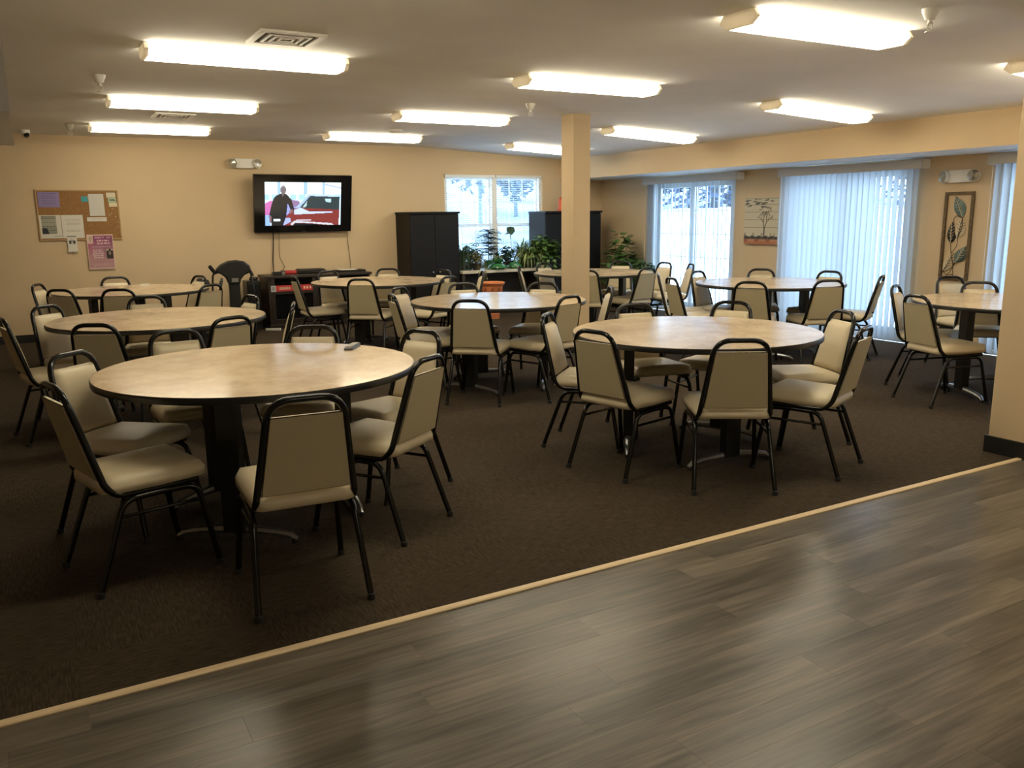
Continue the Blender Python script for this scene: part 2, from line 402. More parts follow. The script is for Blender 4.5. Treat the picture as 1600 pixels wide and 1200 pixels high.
# ------------------------------------------------------------------ window in the back wall
w1 = struct('window_1', MB().box(WX0, WX0 + .05, YW + .03, YW + .13, WZ0, WZ1).box(WX1 - .05, WX1, YW + .03, YW + .13, WZ0, WZ1).box(WX0, WX1, YW + .03, YW + .13, WZ1 - .04, WZ1).box(WX0, WX1, YW + .03, YW + .13, WZ0, WZ0 + .04).box(6.475, 6.565, YW + .02, YW + .13, WZ0, WZ1), 'window_vinyl')
ZM = 1.335
for (a, b) in ((WX0 + .05, 6.475), (6.565, WX1 - .05)):
    for (c, d, yy) in ((ZM - .02, WZ1 - .04, .085), (WZ0 + .04, ZM + .03, .06)):
        s_ = .032
        sa = MB().box(a, a + s_, YW + yy, YW + yy + .03, c, d).box(b - s_, b, YW + yy, YW + yy + .03, c, d).box(a + s_, b - s_, YW + yy, YW + yy + .03, d - s_, d).box(a + s_, b - s_, YW + yy, YW + yy + .03, c, c + s_).build('sash', 'window_vinyl', w1)
        gx0, gx1, gz0, gz1 = a + s_, b - s_, c + s_, d - s_
        for k in (1, 2): B(gx0 + (gx1 - gx0) * k / 3 - .006, gx0 + (gx1 - gx0) * k / 3 + .006, YW + yy + .008, YW + yy + .022, gz0, gz1).build('muntin', 'muntin_white', sa)
        B(gx0, gx1, YW + yy + .009, YW + yy + .021, (gz0 + gz1) / 2 - .006, (gz0 + gz1) / 2 + .006).build('muntin', 'muntin_white', sa)
        B(gx0, gx1, YW + yy + .013, YW + yy + .017, gz0, gz1).build('pane', 'window_glass', sa)
B(WX0 - .03, WX1 + .03, YW - .03, YW + .03, WZ0 - .03, WZ0).build('sill', 'window_vinyl', w1)
def mini_blind(x0, x1, label):
    t = thing('mini_blind', label, 'window blind', ((x0 + x1) / 2, YW + .012, WZ0), 0, 'mini blinds in the back window')
    w = x1 - x0; h = WZ1 - WZ0
    B(-w / 2, w / 2, -.02, .012, h - .045, h - .004).build('headrail', 'white_plastic', t, bevel=.003)
    B(-w / 2 + .01, w / 2 - .01, -.012, .008, .02, .035).build('bottom_rail', 'white_plastic', t, bevel=.003)
    sm = MB().box(-w / 2 + .008, w / 2 - .008, -.011, .011, -.0004, .0004, Matrix.Rotation(math.radians(-12), 4, 'X')).mesh('slat', 'slat_vinyl')
    n = 46
    for k in range(n):
        o = bpy.data.objects.new('slat', sm); COL.objects.link(o); o.parent = t; o.location = (0, -.004, .05 + (h - .11) * k / (n - 1))
    for xx in (-w * .33, w * .33): MB().tube([(xx, -.017, .03), (xx, -.017, h - .05)], .0012, 5).build('ladder_cord', 'white_plastic', t)
mini_blind(WX0 + .012, 6.50, 'white mini blind over the window half beside the tall black cabinet')
mini_blind(6.54, WX1 - .012, 'white mini blind over the window half nearer the column')

# ------------------------------------------------------------------ patio doors and vertical blinds
for i, (a, b) in enumerate(DOORS):
    d = struct('door_%d' % (i + 1), MB().box(XR + .02, XR + .13, a, a + .05, 0, DH).box(XR + .02, XR + .13, b - .05, b, 0, DH).box(XR + .02, XR + .13, a, b, DH - .05, DH).box(XR + .02, XR + .13, a, b, 0, .04), 'door_vinyl')
    mid = (a + b) / 2
    for (p, q, xx) in ((a + .05, mid + .04, .04), (mid - .04, b - .05, .085)):
        s_ = .07
        sh = MB().box(XR + xx, XR + xx + .035, p, p + s_, .04, DH - .05).box(XR + xx, XR + xx + .035, q - s_, q, .04, DH - .05).box(XR + xx, XR + xx + .035, p + s_, q - s_, DH - .05 - s_, DH - .05).box(XR + xx, XR + xx + .035, p + s_, q - s_, .04, .16).build('door_panel', 'door_vinyl', d)
        gy0, gy1, gz0, gz1 = p + s_, q - s_, .16, DH - .05 - s_
        for k in (1, 2): B(XR + xx + .01, XR + xx + .024, gy0 + (gy1 - gy0) * k / 3 - .006, gy0 + (gy1 - gy0) * k / 3 + .006, gz0, gz1).build('muntin', 'muntin_white', sh)
        for k in range(1, 5): B(XR + xx + .011, XR + xx + .023, gy0, gy1, gz0 + (gz1 - gz0) * k / 5 - .006, gz0 + (gz1 - gz0) * k / 5 + .006).build('muntin', 'muntin_white', sh)
        B(XR + xx + .015, XR + xx + .019, gy0, gy1, gz0, gz1).build('pane', 'window_glass', sh)
VW = .089
def vane_mesh(h):
    mb = MB(); n = 6
    pts = []
    for k in range(n + 1):
        t = k / n - .5; pts.append((t * VW, .011 * (1 - (2 * t) ** 2)))
    for k in range(n):
        (xa, ya), (xb, yb) = pts[k], pts[k + 1]
        mb.quad((xa, ya, -h), (xb, yb, -h), (xb, yb, 0), (xa, ya, 0))
    return mb.mesh('vane', 'vane_vinyl', True)
def vertical_blind(y0, y1, spots, label, fold):
    XB = XR - .085
    t = thing('vertical_blind', label, 'vertical blind', (XB, (y0 + y1) / 2, 0), 0, 'vertical blinds on the patio doors'); c = (y0 + y1) / 2
    B(-.055, -.045, y0 - c, y1 - c, 1.925, 2.022).build('valance', 'valance_vinyl', t, bevel=.002)
    B(-.045, .085, y1 - c - .008, y1 - c, 1.925, 2.022).build('valance_return', 'white_plastic', t)
    B(-.045, .085, y0 - c, y0 - c + .008, 1.925, 2.022).build('valance_return', 'white_plastic', t)
    B(-.02, .02, y0 - c + .02, y1 - c - .02, 1.965, 2.0).build('headrail', 'white_metal', t)
    vm = vane_mesh(1.93)
    for (yy, ang) in spots:
        o = bpy.data.objects.new('vane', vm); COL.objects.link(o); o.parent = t; o.location = (0, yy - c, 1.965); o.rotation_euler = (0, 0, math.radians(ang))
    MB().tube([(-.03, y1 - c - .05, 1.95), (-.03, y1 - c - .05, .75)], .003, 6).build('wand', 'white_plastic', t)
rnd = random.Random(3)
# the first blind is turned open, its vanes bunched at the far end
sp = [(10.60 - k * .028, 62 + rnd.uniform(-14, 14)) for k in range(7)] + [(10.36 - k * .083, 50 + rnd.uniform(-4, 4)) for k in range(19)]
vertical_blind(8.645, 10.68, sp, 'vertical blind turned open on the glass door in the far corner', 1)
# the second is drawn closed
sp = [(7.86 - k * .0775, (116 if k < 8 else 98 if k < 13 else 78 if k in (13, 15) else 92 if k < 18 else 71) + rnd.uniform(-4, 4)) for k in range(25)]
vertical_blind(5.895, 7.925, sp, 'closed vertical blind glowing pale blue between the two wall pictures', 1)
sp = [(5.09 - k * .085, 63 + rnd.uniform(-5, 5)) for k in range(21)]
vertical_blind(3.15, 5.18, sp, 'half-open vertical blind just beside the partition wall end', 1)

# ------------------------------------------------------------------ ceiling lights
def light_proto():
    t = empty('ceiling_light')
    L = 1.25; prof = [(-.108, 0), (.108, 0), (.136, -.042), (.088, -.078), (-.088, -.078), (-.136, -.042)]
    lens = [(y * .965, z * .97 - .002) for (y, z) in prof]
    MB().prism([(-.105, 0), (.105, 0), (.105, -.014), (-.105, -.014)], 'x', -L / 2 + .01, L / 2 - .01).build('housing', 'white_metal', t)
    MB().prism([(y, z) if z < -.001 else (y, -.012) for (y, z) in lens], 'x', -L / 2 + .022, L / 2 - .022).build('diffuser', 'lamp_diffuser', t)
    for s in (-1, 1):
        MB().prism(prof, 'x', s * L / 2 - .013 - s * .012, s * L / 2 + .013 - s * .012).build('end_cap', 'lamp_plastic', t, bevel=.003)
    return t
LP = light_proto()
LIGHTS = [((1.349, 5.72), 'lit fluorescent fixture, longest at the upper left beside the ceiling vent'),
          ((1.349, 8.20), 'lit fluorescent fixture at left, middle of the row above the cork board'),
          ((1.349, 10.50), 'lit fluorescent fixture at left, nearest the wall above the cork board'),
          ((3.979, 3.47), 'lit fluorescent fixture, largest at the upper right of the ceiling'),
          ((3.979, 5.72), 'lit fluorescent fixture in the middle of the ceiling, nearer than the column'),
          ((3.979, 8.20), 'lit fluorescent fixture beside the round smoke detector, nearer of the two'),
          ((3.979, 10.50), 'lit fluorescent fixture close to the back wall above the television'),
          ((1.349, 3.36), 'fluorescent ceiling light just above the picture over the front left table'),
          ((3.979, 1.0), 'fluorescent ceiling light over the wood floor, above the picture'),
          ((1.349, -1.3), 'fluorescent ceiling light over the wood floor behind the viewer'),
          ((6.585, 3.47), 'lit fluorescent fixture mostly hidden by the partition wall end'),
          ((6.585, 5.72), 'lit fluorescent fixture at right over the table by closed blinds'),
          ((6.585, 8.20), 'lit fluorescent fixture just right of the column top'),
          ((6.585, 10.50), 'lit fluorescent fixture partly hidden behind the column, left of its top')]
for i, ((x, y), lab) in enumerate(LIGHTS):
    o = LP if i == 0 else copy_tree(LP)
    o.location = (x, y, ceil_z(x) + .001)
    if x > XK: o.rotation_euler = (0, math.atan(SLOPE), 0)
    tag(o, lab, 'ceiling light', 'fluorescent ceiling lights')

# ------------------------------------------------------------------ ceiling fittings
def vent(x, y, s, label):
    t = thing('ceiling_vent', label, 'air vent', (x, y, HC), 0, 'ceiling vents')
    def ring(r0, r1, z0, z1):
        m = MB()
        for (a, b, c, d) in ((-r1, r1, -r1, -r0), (-r1, r1, r0, r1), (-r1, -r0, -r0, r0), (r0, r1, -r0, r0)): m.box(a, b, c, d, z0, z1)
        return m
    B(-s * .42, s * .42, -s * .42, s * .42, -.003, .0).build('backing', 'louver_dark', t)
    ring(s * .40, s * .5, -.014, 0).build('frame', 'white_metal', t, bevel=.002)
    for k, q in enumerate((.30, .20, .10)):
        ring(s * q - .008, s * q + .008, -.016, -.003).build('louver', 'white_metal', t)
vent(1.44, 5.15, .38, 'square white ceiling vent above the longest upper left light')
vent(1.42, 9.32, .38, 'square white ceiling vent between the two farther left lights')
def sprinkler(x, y, label, dx=0):
    t = thing('sprinkler', label, 'sprinkler', (x, y, ceil_z(x)), 0, 'ceiling sprinklers')
    MB().lathe([(.045, 0), (.043, -.012), (.026, -.052), (.024, -.055)], 20).build('cup', 'white_plastic', t, True)
    MB().lathe([(.012, -.055), (.012, -.07), (.018, -.075), (.018, -.078)], 12).build('nozzle', 'white_metal', t, True)
    MB().tube([(.012, 0, -.07), (.02, 0, -.095), (.0, 0, -.112), (-.02, 0, -.095), (-.012, 0, -.07)], .003, 6).build('yoke', 'white_metal', t, True)
    MB().lathe([(.022, -.112), (.022, -.115)], 12).build('deflector', 'white_metal', t)
sprinkler(.585, 7.01, 'white sprinkler head left of the middle left light')
sprinkler(.547, 10.62, 'small white sprinkler head left of the farthest left light')
sprinkler(4.246, 7.06, 'white sprinkler head just above the column top')
sprinkler(4.219, 2.967, 'white sprinkler head at the upper right corner beside the largest light')
t = thing('smoke_detector', 'round white smoke detector on ceiling near the television light', 'smoke detector', (3.985, 9.78, HC))
MB().lathe([(.075, 0), (.075, -.02), (.06, -.035), (.02, -.04), (.001, -.04)], 28).build('cover', 'white_plastic', t, True)
MB().lathe([(.085, 0), (.085, -.008)], 28).build('base_plate', 'white_metal', t)
t = thing('security_camera', 'small white dome security camera in the upper left corner', 'camera', (.123, 11.45, HC))
MB().lathe([(.055, 0), (.055, -.03), (.05, -.035)], 20).build('mount', 'white_plastic', t, True)
MB().lathe([(.001, -.085), (.02, -.082), (.04, -.065), (.048, -.045), (.048, -.03)], 20).build('housing', 'white_plastic', t, True)
Mx = Matrix.Translation((.014, -.036, -.058)) @ Matrix.Rotation(math.radians(70), 4, 'X')
MB().lathe([(.03, -.008), (.03, .012), (.024, .016), (.001, .018)], 16, (0, 0, 0), Mx).build('lens', 'tv_black', t, True)

# ------------------------------------------------------------------ round tables
def table_proto():
    t = empty('round_table')
    MB().lathe([(.001, TZ - .027), (TR - .007, TZ - .027), (TR - .005, TZ - .002), (TR - .005, TZ), (.001, TZ)][::1], 72).build('tabletop', 'table_laminate', t)
    MB().lathe([(TR - .012, TZ - .033), (TR - .002, TZ - .032), (TR, TZ - .026), (TR, TZ - .008), (TR - .003, TZ - .002), (TR - .008, TZ - .0008)], 72).build('edge_band', 'black_edge', t, True)
    for k in range(3):
        a = 2 * PI * k / 3; M = Matrix.Rotation(a, 4, 'Z')
        p = B(.37, .435, -.052, .052, .055, TZ - .05, M).build('post', 'post_black', t, bevel=.006)
        B(.30, .505, -.09, .09, TZ - .05, TZ - .027, M).build('mounting_plate', 'post_black', p)
        f = MB(); cx = .4025
        path = [M @ Vector((cx, s, z)) for (s, z) in ((-.285, .018), (-.255, .040), (-.19, .052), (-.09, .060), (0, .066), (.09, .060), (.19, .052), (.255, .040), (.285, .018))]
        f.tube(path, [.012, .017, .018, .021, .028, .021, .018, .017, .012], 8).build('foot_bar', 'cast_steel', p, True)
        for s in (-.275, .275): MB().lathe([(.015, 0), (.015, .025)], 10, tuple(M @ Vector((cx, s, 0)))).build('glide', 'rubber', p)
    return t
TP = table_proto()
TLAB = {1: 'round table with the remote control on it, nearest at the front', 2: 'round table at the front right beside the wood floor strip',
        3: 'round table in the middle, its top shining blue with window light', 4: 'round table directly behind the table with the remote control',
        5: 'round table against the wall under the cork board', 6: 'round table in front of the dark television stand',
        7: 'round table partly hidden behind the column', 8: 'round table standing before the closed vertical blinds',
        9: 'round table cut off by the partition wall end at right'}
TANG = {1: 355, 2: 22, 3: 325, 4: 40, 5: 75, 6: 95, 7: 60, 8: 100, 9: 155}
for k in range(1, 10):
    o = TP if k == 1 else copy_tree(TP)
    o.location = (*TABLES[k], 0); o.rotation_euler = (0, 0, math.radians(TANG[k])); tag(o, TLAB[k], 'table', 'round tables')

# ------------------------------------------------------------------ banquet chairs
def cushion(nx, ny, fx, z0, z1, dome, name, m, parent, edge=.035):
    """padded seat: fx(v)->half width; rounded edges and domed top"""
    mb = MB()
    def pt(u, v, top):
        # u,v in -1..1
        e = max(abs(u), abs(v)); rim = max(0., (e - .82) / .18)
        hx = fx(v)
        # rounded corners
        cu, cv = u, v
        r = math.hypot(max(0, abs(u) - .75) / .25, max(0, abs(v) - .75) / .25)
        if r > 1:
            cu = math.copysign(.75 + .25 * (abs(u) - .75) / .25 / r, u) if abs(u) > .75 else u
            cv = math.copysign(.75 + .25 * (abs(v) - .75) / .25 / r, v) if abs(v) > .75 else v
        x = cu * hx; y = cv
        if top: z = z1 + dome * (1 - u * u) * (1 - v * v) - (rim ** 2) * edge
        else: z = z0
        return x, y, z
    grid = {}
    for top in (1, 0):
        for j in range(ny + 1):
            for i in range(nx + 1):
                u, v = 2 * i / nx - 1, 2 * j / ny - 1
                x, yv, z = pt(u, v, top); grid[top, i, j] = len(mb.v); mb.v.append((x, yv, z))
    for top in (1, 0):
        for j in range(ny):
            for i in range(nx):
                q = (grid[top, i, j], grid[top, i + 1, j], grid[top, i + 1, j + 1], grid[top, i, j + 1])
                mb.f.append(q if top else q[::-1])
    ring = [(i, 0) for i in range(nx)] + [(nx, j) for j in range(ny)] + [(i, ny) for i in range(nx, 0, -1)] + [(0, j) for j in range(ny, 0, -1)]
    for k in range(len(ring)):
        a, b = ring[k], ring[(k + 1) % len(ring)]
        mb.f.append((grid[0, a[0], a[1]], grid[0, b[0], b[1]], grid[1, b[0], b[1]], grid[1, a[0], a[1]]))
    return mb
def chair_proto():
    t = empty('banquet_chair'); r = .0138
    # seat
    mb = cushion(16, 16, lambda v: .196 + .018 * (v * .5 + .5), .404, .466, .016, 'seat', 'vinyl', t, .034)
    mb.v = [(x, .268 + y * .215, z + .008 * max(0, y)) for (x, y, z) in mb.v]
    mb.build('seat', 'vinyl', t, 100)
    # back pad: padded front, flat rear, leaning back
    def yz(z): return .059 - (z - .462) * .2603
    zb, zt = .462, .777; nx, nz = 12, 14
    mb = MB(); rear = MB()
    def P(u, w, d):
        hw = .168 + (.131 - .168) * w
        e = max(abs(u), abs(2 * w - 1)); rim = max(0, (e - .84) / .16)
        z = zb + (zt - zb) * w
        y = yz(z) + (-.012 if d == 0 else .022 + .010 * (1 - u * u) * (1 - (2 * w - 1) ** 2) - .022 * rim ** 2)
        return (u * hw, y, z)
    idx = {}
    for d in (0, 1):
        for j in range(nz + 1):
            for i in range(nx + 1):
                idx[d, i, j] = len(mb.v); mb.v.append(P(2 * i / nx - 1, j / nz, d))
    for j in range(nz):
        for i in range(nx):
            mb.f.append((idx[1, i + 1, j], idx[1, i, j], idx[1, i, j + 1], idx[1, i + 1, j + 1]))
    ring = [(i, 0) for i in range(nx)] + [(nx, j) for j in range(nz)] + [(i, nz) for i in range(nx, 0, -1)] + [(0, j) for j in range(nz, 0, -1)]
    for k in range(len(ring)):
        a, b = ring[k], ring[(k + 1) % len(ring)]
        mb.f.append((idx[0, b[0], b[1]], idx[0, a[0], a[1]], idx[1, a[0], a[1]], idx[1, b[0], b[1]]))
    bk = mb.build('backrest', 'vinyl', t, 70)
    rp = [P(-.985, .012, 0), P(.985, .012, 0), P(.985, .985, 0), P(-.985, .985, 0)]
    rp = [Vector(p) for p in rp]; rear.v = [tuple(p + Vector((0, .004, 0))) for p in rp] + [tuple(p + Vector((0, -.004, 0))) for p in rp]
    rear.f = [(0, 3, 2, 1), (4, 5, 6, 7), (0, 1, 5, 4), (1, 2, 6, 5), (2, 3, 7, 6), (3, 0, 4, 7)]
    rear.build('rear_panel', 'vinyl_back', bk)
    # back frame: one bent tube, running forward under the seat
    def half(s): return [(s * .186, .44, .392), (s * .188, .115, .392), (s * .186, .068, .432), (s * .134, -.036, .8375)]
    h1, h2 = half(-1), half(1)
    path = fillet(h1 + h2[::-1], [.09, .05, .088, .088, .05, .09], 9)
    MB().tube(path, r, 12).build('back_frame', 'black_paint', t, True)
    MB().tube([(-.186, .25, .385), (.186, .25, .385)], .009, 8).build('seat_crossbar', 'black_paint', t, True)
    for s in (-1, 1):
        rl = fillet([(s * .215, 0, .012), (s * .193, .128, .370), (s * .193, .28, .374)], [.055], 6)
        fl = fillet([(s * .22, .495, .012), (s * .196, .432, .370), (s * .193, .28, .374)], [.055], 6)
        for p in (rl, fl):
            lg = MB().tube(p, .0126, 12).build('leg', 'black_paint', t, True)
            MB().lathe([(.0155, 0), (.0155, .022), (.0132, .026)], 10, (p[0].x, p[0].y, 0)).build('foot_cap', 'rubber', lg)
        z = .305; f = z / .378
        MB().tube([(s * (.215 - .022 * f), .128 * f, z), (s * (.22 - .024 * f), .495 - .063 * f, z)], .0075, 8).build('stretcher', 'black_paint', t, True)
    return t
CP = chair_proto()
CHAIRS = [
(0.818, 2.973, -0.073, 'cream vinyl chair with its back to us at the near edge of the remote table'),
(1.527, 3.517, 0.617, 'cream vinyl chair seen from behind at the right front of the remote table'),
(1.867, 4.35, 1.957, 'cream vinyl chair facing left at the right rear of the remote table'),
(1.416, 4.889, 2.634, 'cream vinyl chair behind the far edge of its table, nearest the remote'),
(0.698, 5.15, -3.05, 'cream vinyl chair facing us behind the far left edge of the remote table'),
(0.15, 4.559, -2.362, 'cream vinyl chair facing us at the left end of the remote table'),
(0.057, 3.724, -1.32, 'cream vinyl chair in side view, front left of the remote table'),
(3.136, 3.135, -0.557, 'cream vinyl chair with its back square to us at the front right table'),
(2.716, 3.811, -1.34, 'cream vinyl chair seen from behind, left front of the front right table'),
(3.994, 3.091, 0.393, 'cream vinyl chair, nearest at the right end of the front right table'),
(4.543, 3.681, 1.228, 'cream vinyl chair facing left at the right rear of the front right table'),
(4.396, 4.508, 2.02, 'cream vinyl chair facing us at the far right of the front right table'),
(3.741, 4.772, 2.921, 'cream vinyl chair pressed to the far left edge of the front right table'),
(2.933, 4.627, -2.397, 'cream vinyl chair turned rightward at the left end of the front right table'),
(2.938, 5.8, -0.739, 'cream vinyl chair with its back to us before the blue shining middle table'),
(2.945, 7.20, -2.464, 'cream vinyl chair facing us at the left rear of the middle table'),
(2.64, 6.60, -1.73, 'cream vinyl chair seen nearly edge-on, left of the middle table'),
(3.709, 5.625, 0.318, 'cream vinyl chair seen from behind before the column foot at the middle table'),
(4.241, 6.859, 2.337, 'cream vinyl chair facing us behind the middle table, next to the column'),
(3.614, 7.278, 2.968, 'cream vinyl chair facing us behind the middle table, left of the terracotta urn'),
(4.478, 6.134, 1.08, 'cream vinyl chair seen edge-on just right of the column at the middle table'),
(0.325, 5.825, -0.519, 'cream vinyl chair with its back to us, left, before the second left table'),
(1.11, 5.728, 0.353, 'cream vinyl chair with its back to us, right, before the second left table'),
(0.098, 7.297, -2.374, 'cream vinyl chair facing us at the left end of the second left table'),
(-0.161, 6.513, -1.388, 'cream vinyl chair cut off by the left edge of the picture'),
(0.828, 7.67, 2.989, 'cream vinyl chair facing us at the far middle of the second left table'),
(1.563, 7.222, 1.808, 'cream vinyl chair facing us at the far right of the second left table'),
(1.687, 6.391, 1.264, 'cream vinyl chair seen edge-on at the right end of the second left table'),
(0.244, 9.014, -0.698, 'cream vinyl chair with its back to us, leftmost before the cork board table'),
(0.709, 8.719, -0.347, 'cream vinyl chair with its back to us, middle before the cork board table'),
(1.527, 8.754, 0.577, 'cream vinyl chair with its back to us, rightmost before the cork board table'),
(0.084, 9.931, -1.984, 'cream vinyl chair facing right at the left end of the cork board table'),
(0.839, 10.6, 3.121, 'cream vinyl chair facing us right below the pink poster'),
(1.655, 10.177, 1.945, 'cream vinyl chair facing us at the far right of the cork board table'),
(1.77, 9.541, 1.396, 'cream vinyl chair at the right end of cork board table, beside the exercise machine'),
(3.031, 8.527, -0.696, 'cream vinyl chair with its back square to us before the television stand table'),
(2.592, 9.413, -1.611, 'cream vinyl chair in side view before the red strip of the television stand'),
(3.156, 10.022, -2.869, 'cream vinyl chair facing us at the left rear of the television stand table'),
(3.914, 10.026, 2.673, 'cream vinyl chair facing us beyond the television stand table, left of black cabinet'),
(4.335, 9.321, 1.846, 'cream vinyl chair in front of the tall black cabinet, left of its pair'),
(3.906, 8.282, 0.487, 'cream vinyl chair seen from behind at the right of the television stand table'),
(4.60, 8.83, 1.20, 'cream vinyl chair seen edge-on right of the television stand table'),
(5.658, 8.173, -0.689, 'cream vinyl chair seen from behind, half hidden by the right side of the column'),
(6.457, 8.068, 0.16, 'cream vinyl chair seen from behind at the table beyond the column'),
(7.134, 9.475, 2.236, 'cream vinyl chair facing us in front of the corner plants'),
(7.378, 8.852, 1.572, 'cream vinyl chair facing us before the left half of the open blind'),
(5.495, 9.398, -2.136, 'cream vinyl chair seen edge-on below the spider plant'),
(6.08, 9.746, -2.912, 'cream vinyl chair facing us just left of the column below the trailing plant'),
(7.408, 8.378, 1.106, 'cream vinyl chair leaning leftward before the bright open glass door'),
(5.893, 5.787, -0.904, 'cream vinyl chair with its back to us, left, before the closed blind table'),
(6.606, 5.501, -0.443, 'cream vinyl chair with its back to us, right, before the closed blind table'),
(5.662, 6.615, -1.866, 'cream vinyl chair seen from behind at the left of the closed blind table'),
(5.92, 7.13, -2.25, 'cream vinyl chair seen edge-on, farther of two left of the closed blind table'),
(6.526, 7.191, -2.851, 'cream vinyl chair, grey against the light, at the left rear of closed blind table'),
(7.305, 7.028, 2.341, 'cream vinyl chair standing below the picture of the bare tree'),
(7.578, 6.309, 1.737, 'cream vinyl chair facing us before the middle of the closed blind'),
(7.436, 5.573, 0.484, 'cream vinyl chair in side view against the right part of the closed blind'),
(5.903, 4.048, -1.85, 'cream vinyl chair seen from behind, nearest at the table cut off on the right'),
(6.545, 4.691, -2.765, 'cream vinyl chair facing right at the left of the table cut off on right'),
(7.807, 5.027, 2.77, 'cream vinyl chair standing right below the metal leaf wall art'),
(7.403, 4.495, 2.315, 'cream vinyl chair facing us, rightmost, beside the partition wall end'),
]
for i, (x, y, a, lab) in enumerate(CHAIRS):
    o = CP if i == 0 else copy_tree(CP)
    o.location = (x, y, 0); o.rotation_euler = (0, 0, a); tag(o, lab, 'chair', 'chairs around the round tables')

# ------------------------------------------------------------------ things on the tables
t = thing('remote_control', 'grey television remote control lying on the front table', 'remote', (1.525, 4.48, TZ), -.62)
bd = cushion(8, 14, lambda v: .024 - .003 * v, 0.0, .020, .002, '', '', t, .012); bd.v = [(x, y * .095, z) for (x, y, z) in bd.v]; bd.build('body', 'remote_grey', t, True)
for j in range(6):
    for i in range(3):
        B(-.016 + i * .012, -.016 + i * .012 + .007, -.07 + j * .022, -.07 + j * .022 + .014, .018, .0225).build('button', 'white_plastic', t)
t = thing('paper_slip', 'small white paper slip lying on the cork board table', 'paper', (1.10, 10.22, TZ))
B(-.05, .05, -.03, .03, 0, .012).build('sheet', 'paper_white', t); B(-.045, .055, -.028, .032, .012, .016).build('top_sheet', 'paper_white', t)

# ------------------------------------------------------------------ television
TVX = 3.405; TVA = math.radians(12)
t = thing('television', 'wall mounted black flat television showing a man beside a red car', 'television', (TVX, 11.775, 1.675)); t.rotation_euler = (TVA, 0, 0)
W2, H2 = .682, .392
B(-W2, W2, -.0, .055, -H2, H2).build('body', 'tv_black', t, bevel=.006)
MB().box(-W2, W2, -.008, 0, H2 - .012, H2).box(-W2, W2, -.008, 0, -H2, -H2 + .02).box(-W2, -W2 + .012, -.008, 0, -H2 + .02, H2 - .012).box(W2 - .012, W2, -.008, 0, -H2 + .02, H2 - .012).build('bezel', 'tv_black', t)
B(-.03, .03, -.010, -.008, -H2 + .004, -H2 + .014).build('logo_light', 'chrome', t)
B(-.2, .2, .055, .12, -.15, .15).build('wall_bracket', 'black_plastic', t)
def scr(u, v):
    x, y = 285 + u * 945, 980 - v * 565
    c = (.78, .90, 1.0)
    if y < 570:
        c = (.85, .95, 1.0)
        for (a, b) in ((435, 475), (760, 800), (990, 1020)):
            if a < x < b: c = (.33, .52, .68)
        if x > 1020 and abs(y - (440 + (x - 1020) * .22)) < 10: c = (.40, .48, .72)
    elif y < 640: c = (.36, .62, .82) if int(x / 37) % 3 else (.62, .82, .95)
    else: c = (.60, .76, .98)
    if inpoly(x, y, [(285, 690), (350, 655), (420, 670), (420, 840), (285, 840)]): c = (.52, .14, .40)
    if inpoly(x, y, [(285, 840), (345, 840), (345, 980), (285, 980)]): c = (.28, .45, .85)
    if inpoly(x, y, [(600, 640), (700, 660), (720, 720), (640, 745), (600, 700)]): c = (.25, .16, .30)
    if inpoly(x, y, [(540, 700), (600, 700), (660, 745), (620, 870), (530, 850)]): c = (.28, .33, .85)
    # car
    if inpoly(x, y, [(640, 760), (700, 735), (1212, 765), (1205, 985), (500, 985), (520, 870)]): c = (.20, .035, .03)
    if inpoly(x, y, [(690, 745), (825, 585), (1215, 590), (1210, 775), (745, 750)]): c = (.03, .045, .05)
    if inpoly(x, y, [(660, 745), (815, 580), (845, 585), (705, 748)]): c = (.35, .5, .85)
    if inpoly(x, y, [(815, 580), (860, 560), (900, 565), (1222, 590), (1222, 606), (845, 592)]): c = (.45, .60, .85)
    if inpoly(x, y, [(1020, 625), (1105, 630), (1100, 680), (1040, 670)]): c = (.42, .62, .68)
    if inpoly(x, y, [(745, 740), (800, 655), (795, 720), (770, 745)]): c = (.40, .58, .62)
    if inpoly(x, y, [(640, 770), (720, 745), (830, 800), (1120, 800), (1120, 815), (820, 830), (640, 835)]): c = (.50, .60, .95)
    if inpoly(x, y, [(510, 880), (590, 880), (600, 930), (500, 985)]): c = (.35, .42, .75)
    if inpoly(x, y, [(590, 960), (640, 918), (850, 935), (1110, 955), (1150, 985), (1080, 980), (850, 955), (650, 945), (610, 985)]): c = (.55, .55, .60)
    if inpoly(x, y, [(620, 985), (655, 950), (850, 960), (1080, 985)]): c = (.01, .01, .015)
    # man
    if inpoly(x, y, [(468, 565), (545, 568), (605, 640), (642, 770), (615, 825), (560, 690), (540, 860), (500, 985), (362, 985), (362, 860), (333, 845), (360, 720), (385, 630), (420, 590)]): c = (.018, .018, .018)
    if ((x - 508) / 34) ** 2 + ((y - 515) / 56) ** 2 < 1: c = (.16, .13, .14) if y > 485 else (.20, .20, .24)
    if inpoly(x, y, [(480, 560), (525, 560), (500, 605)]): c = (.14, .11, .12)
    if inpoly(x, y, [(330, 850), (362, 855), (362, 945), (340, 940)]): c = (.20, .12, .14)
    if inpoly(x, y, [(575, 790), (618, 760), (625, 800), (590, 830)]): c = (.22, .12, .12)
    if 383 < x < 470 and 895 < y < 925: c = (.85, .95, 1)
    if 665 < x < 850 and 905 < y < 920: c = (.62, .62, .75)
    return c
painted('screen', 150, 90, scr, (-.535, -.004, -.298), (1.062, 0, 0), (0, 0, .592), 'screen_picture', t)

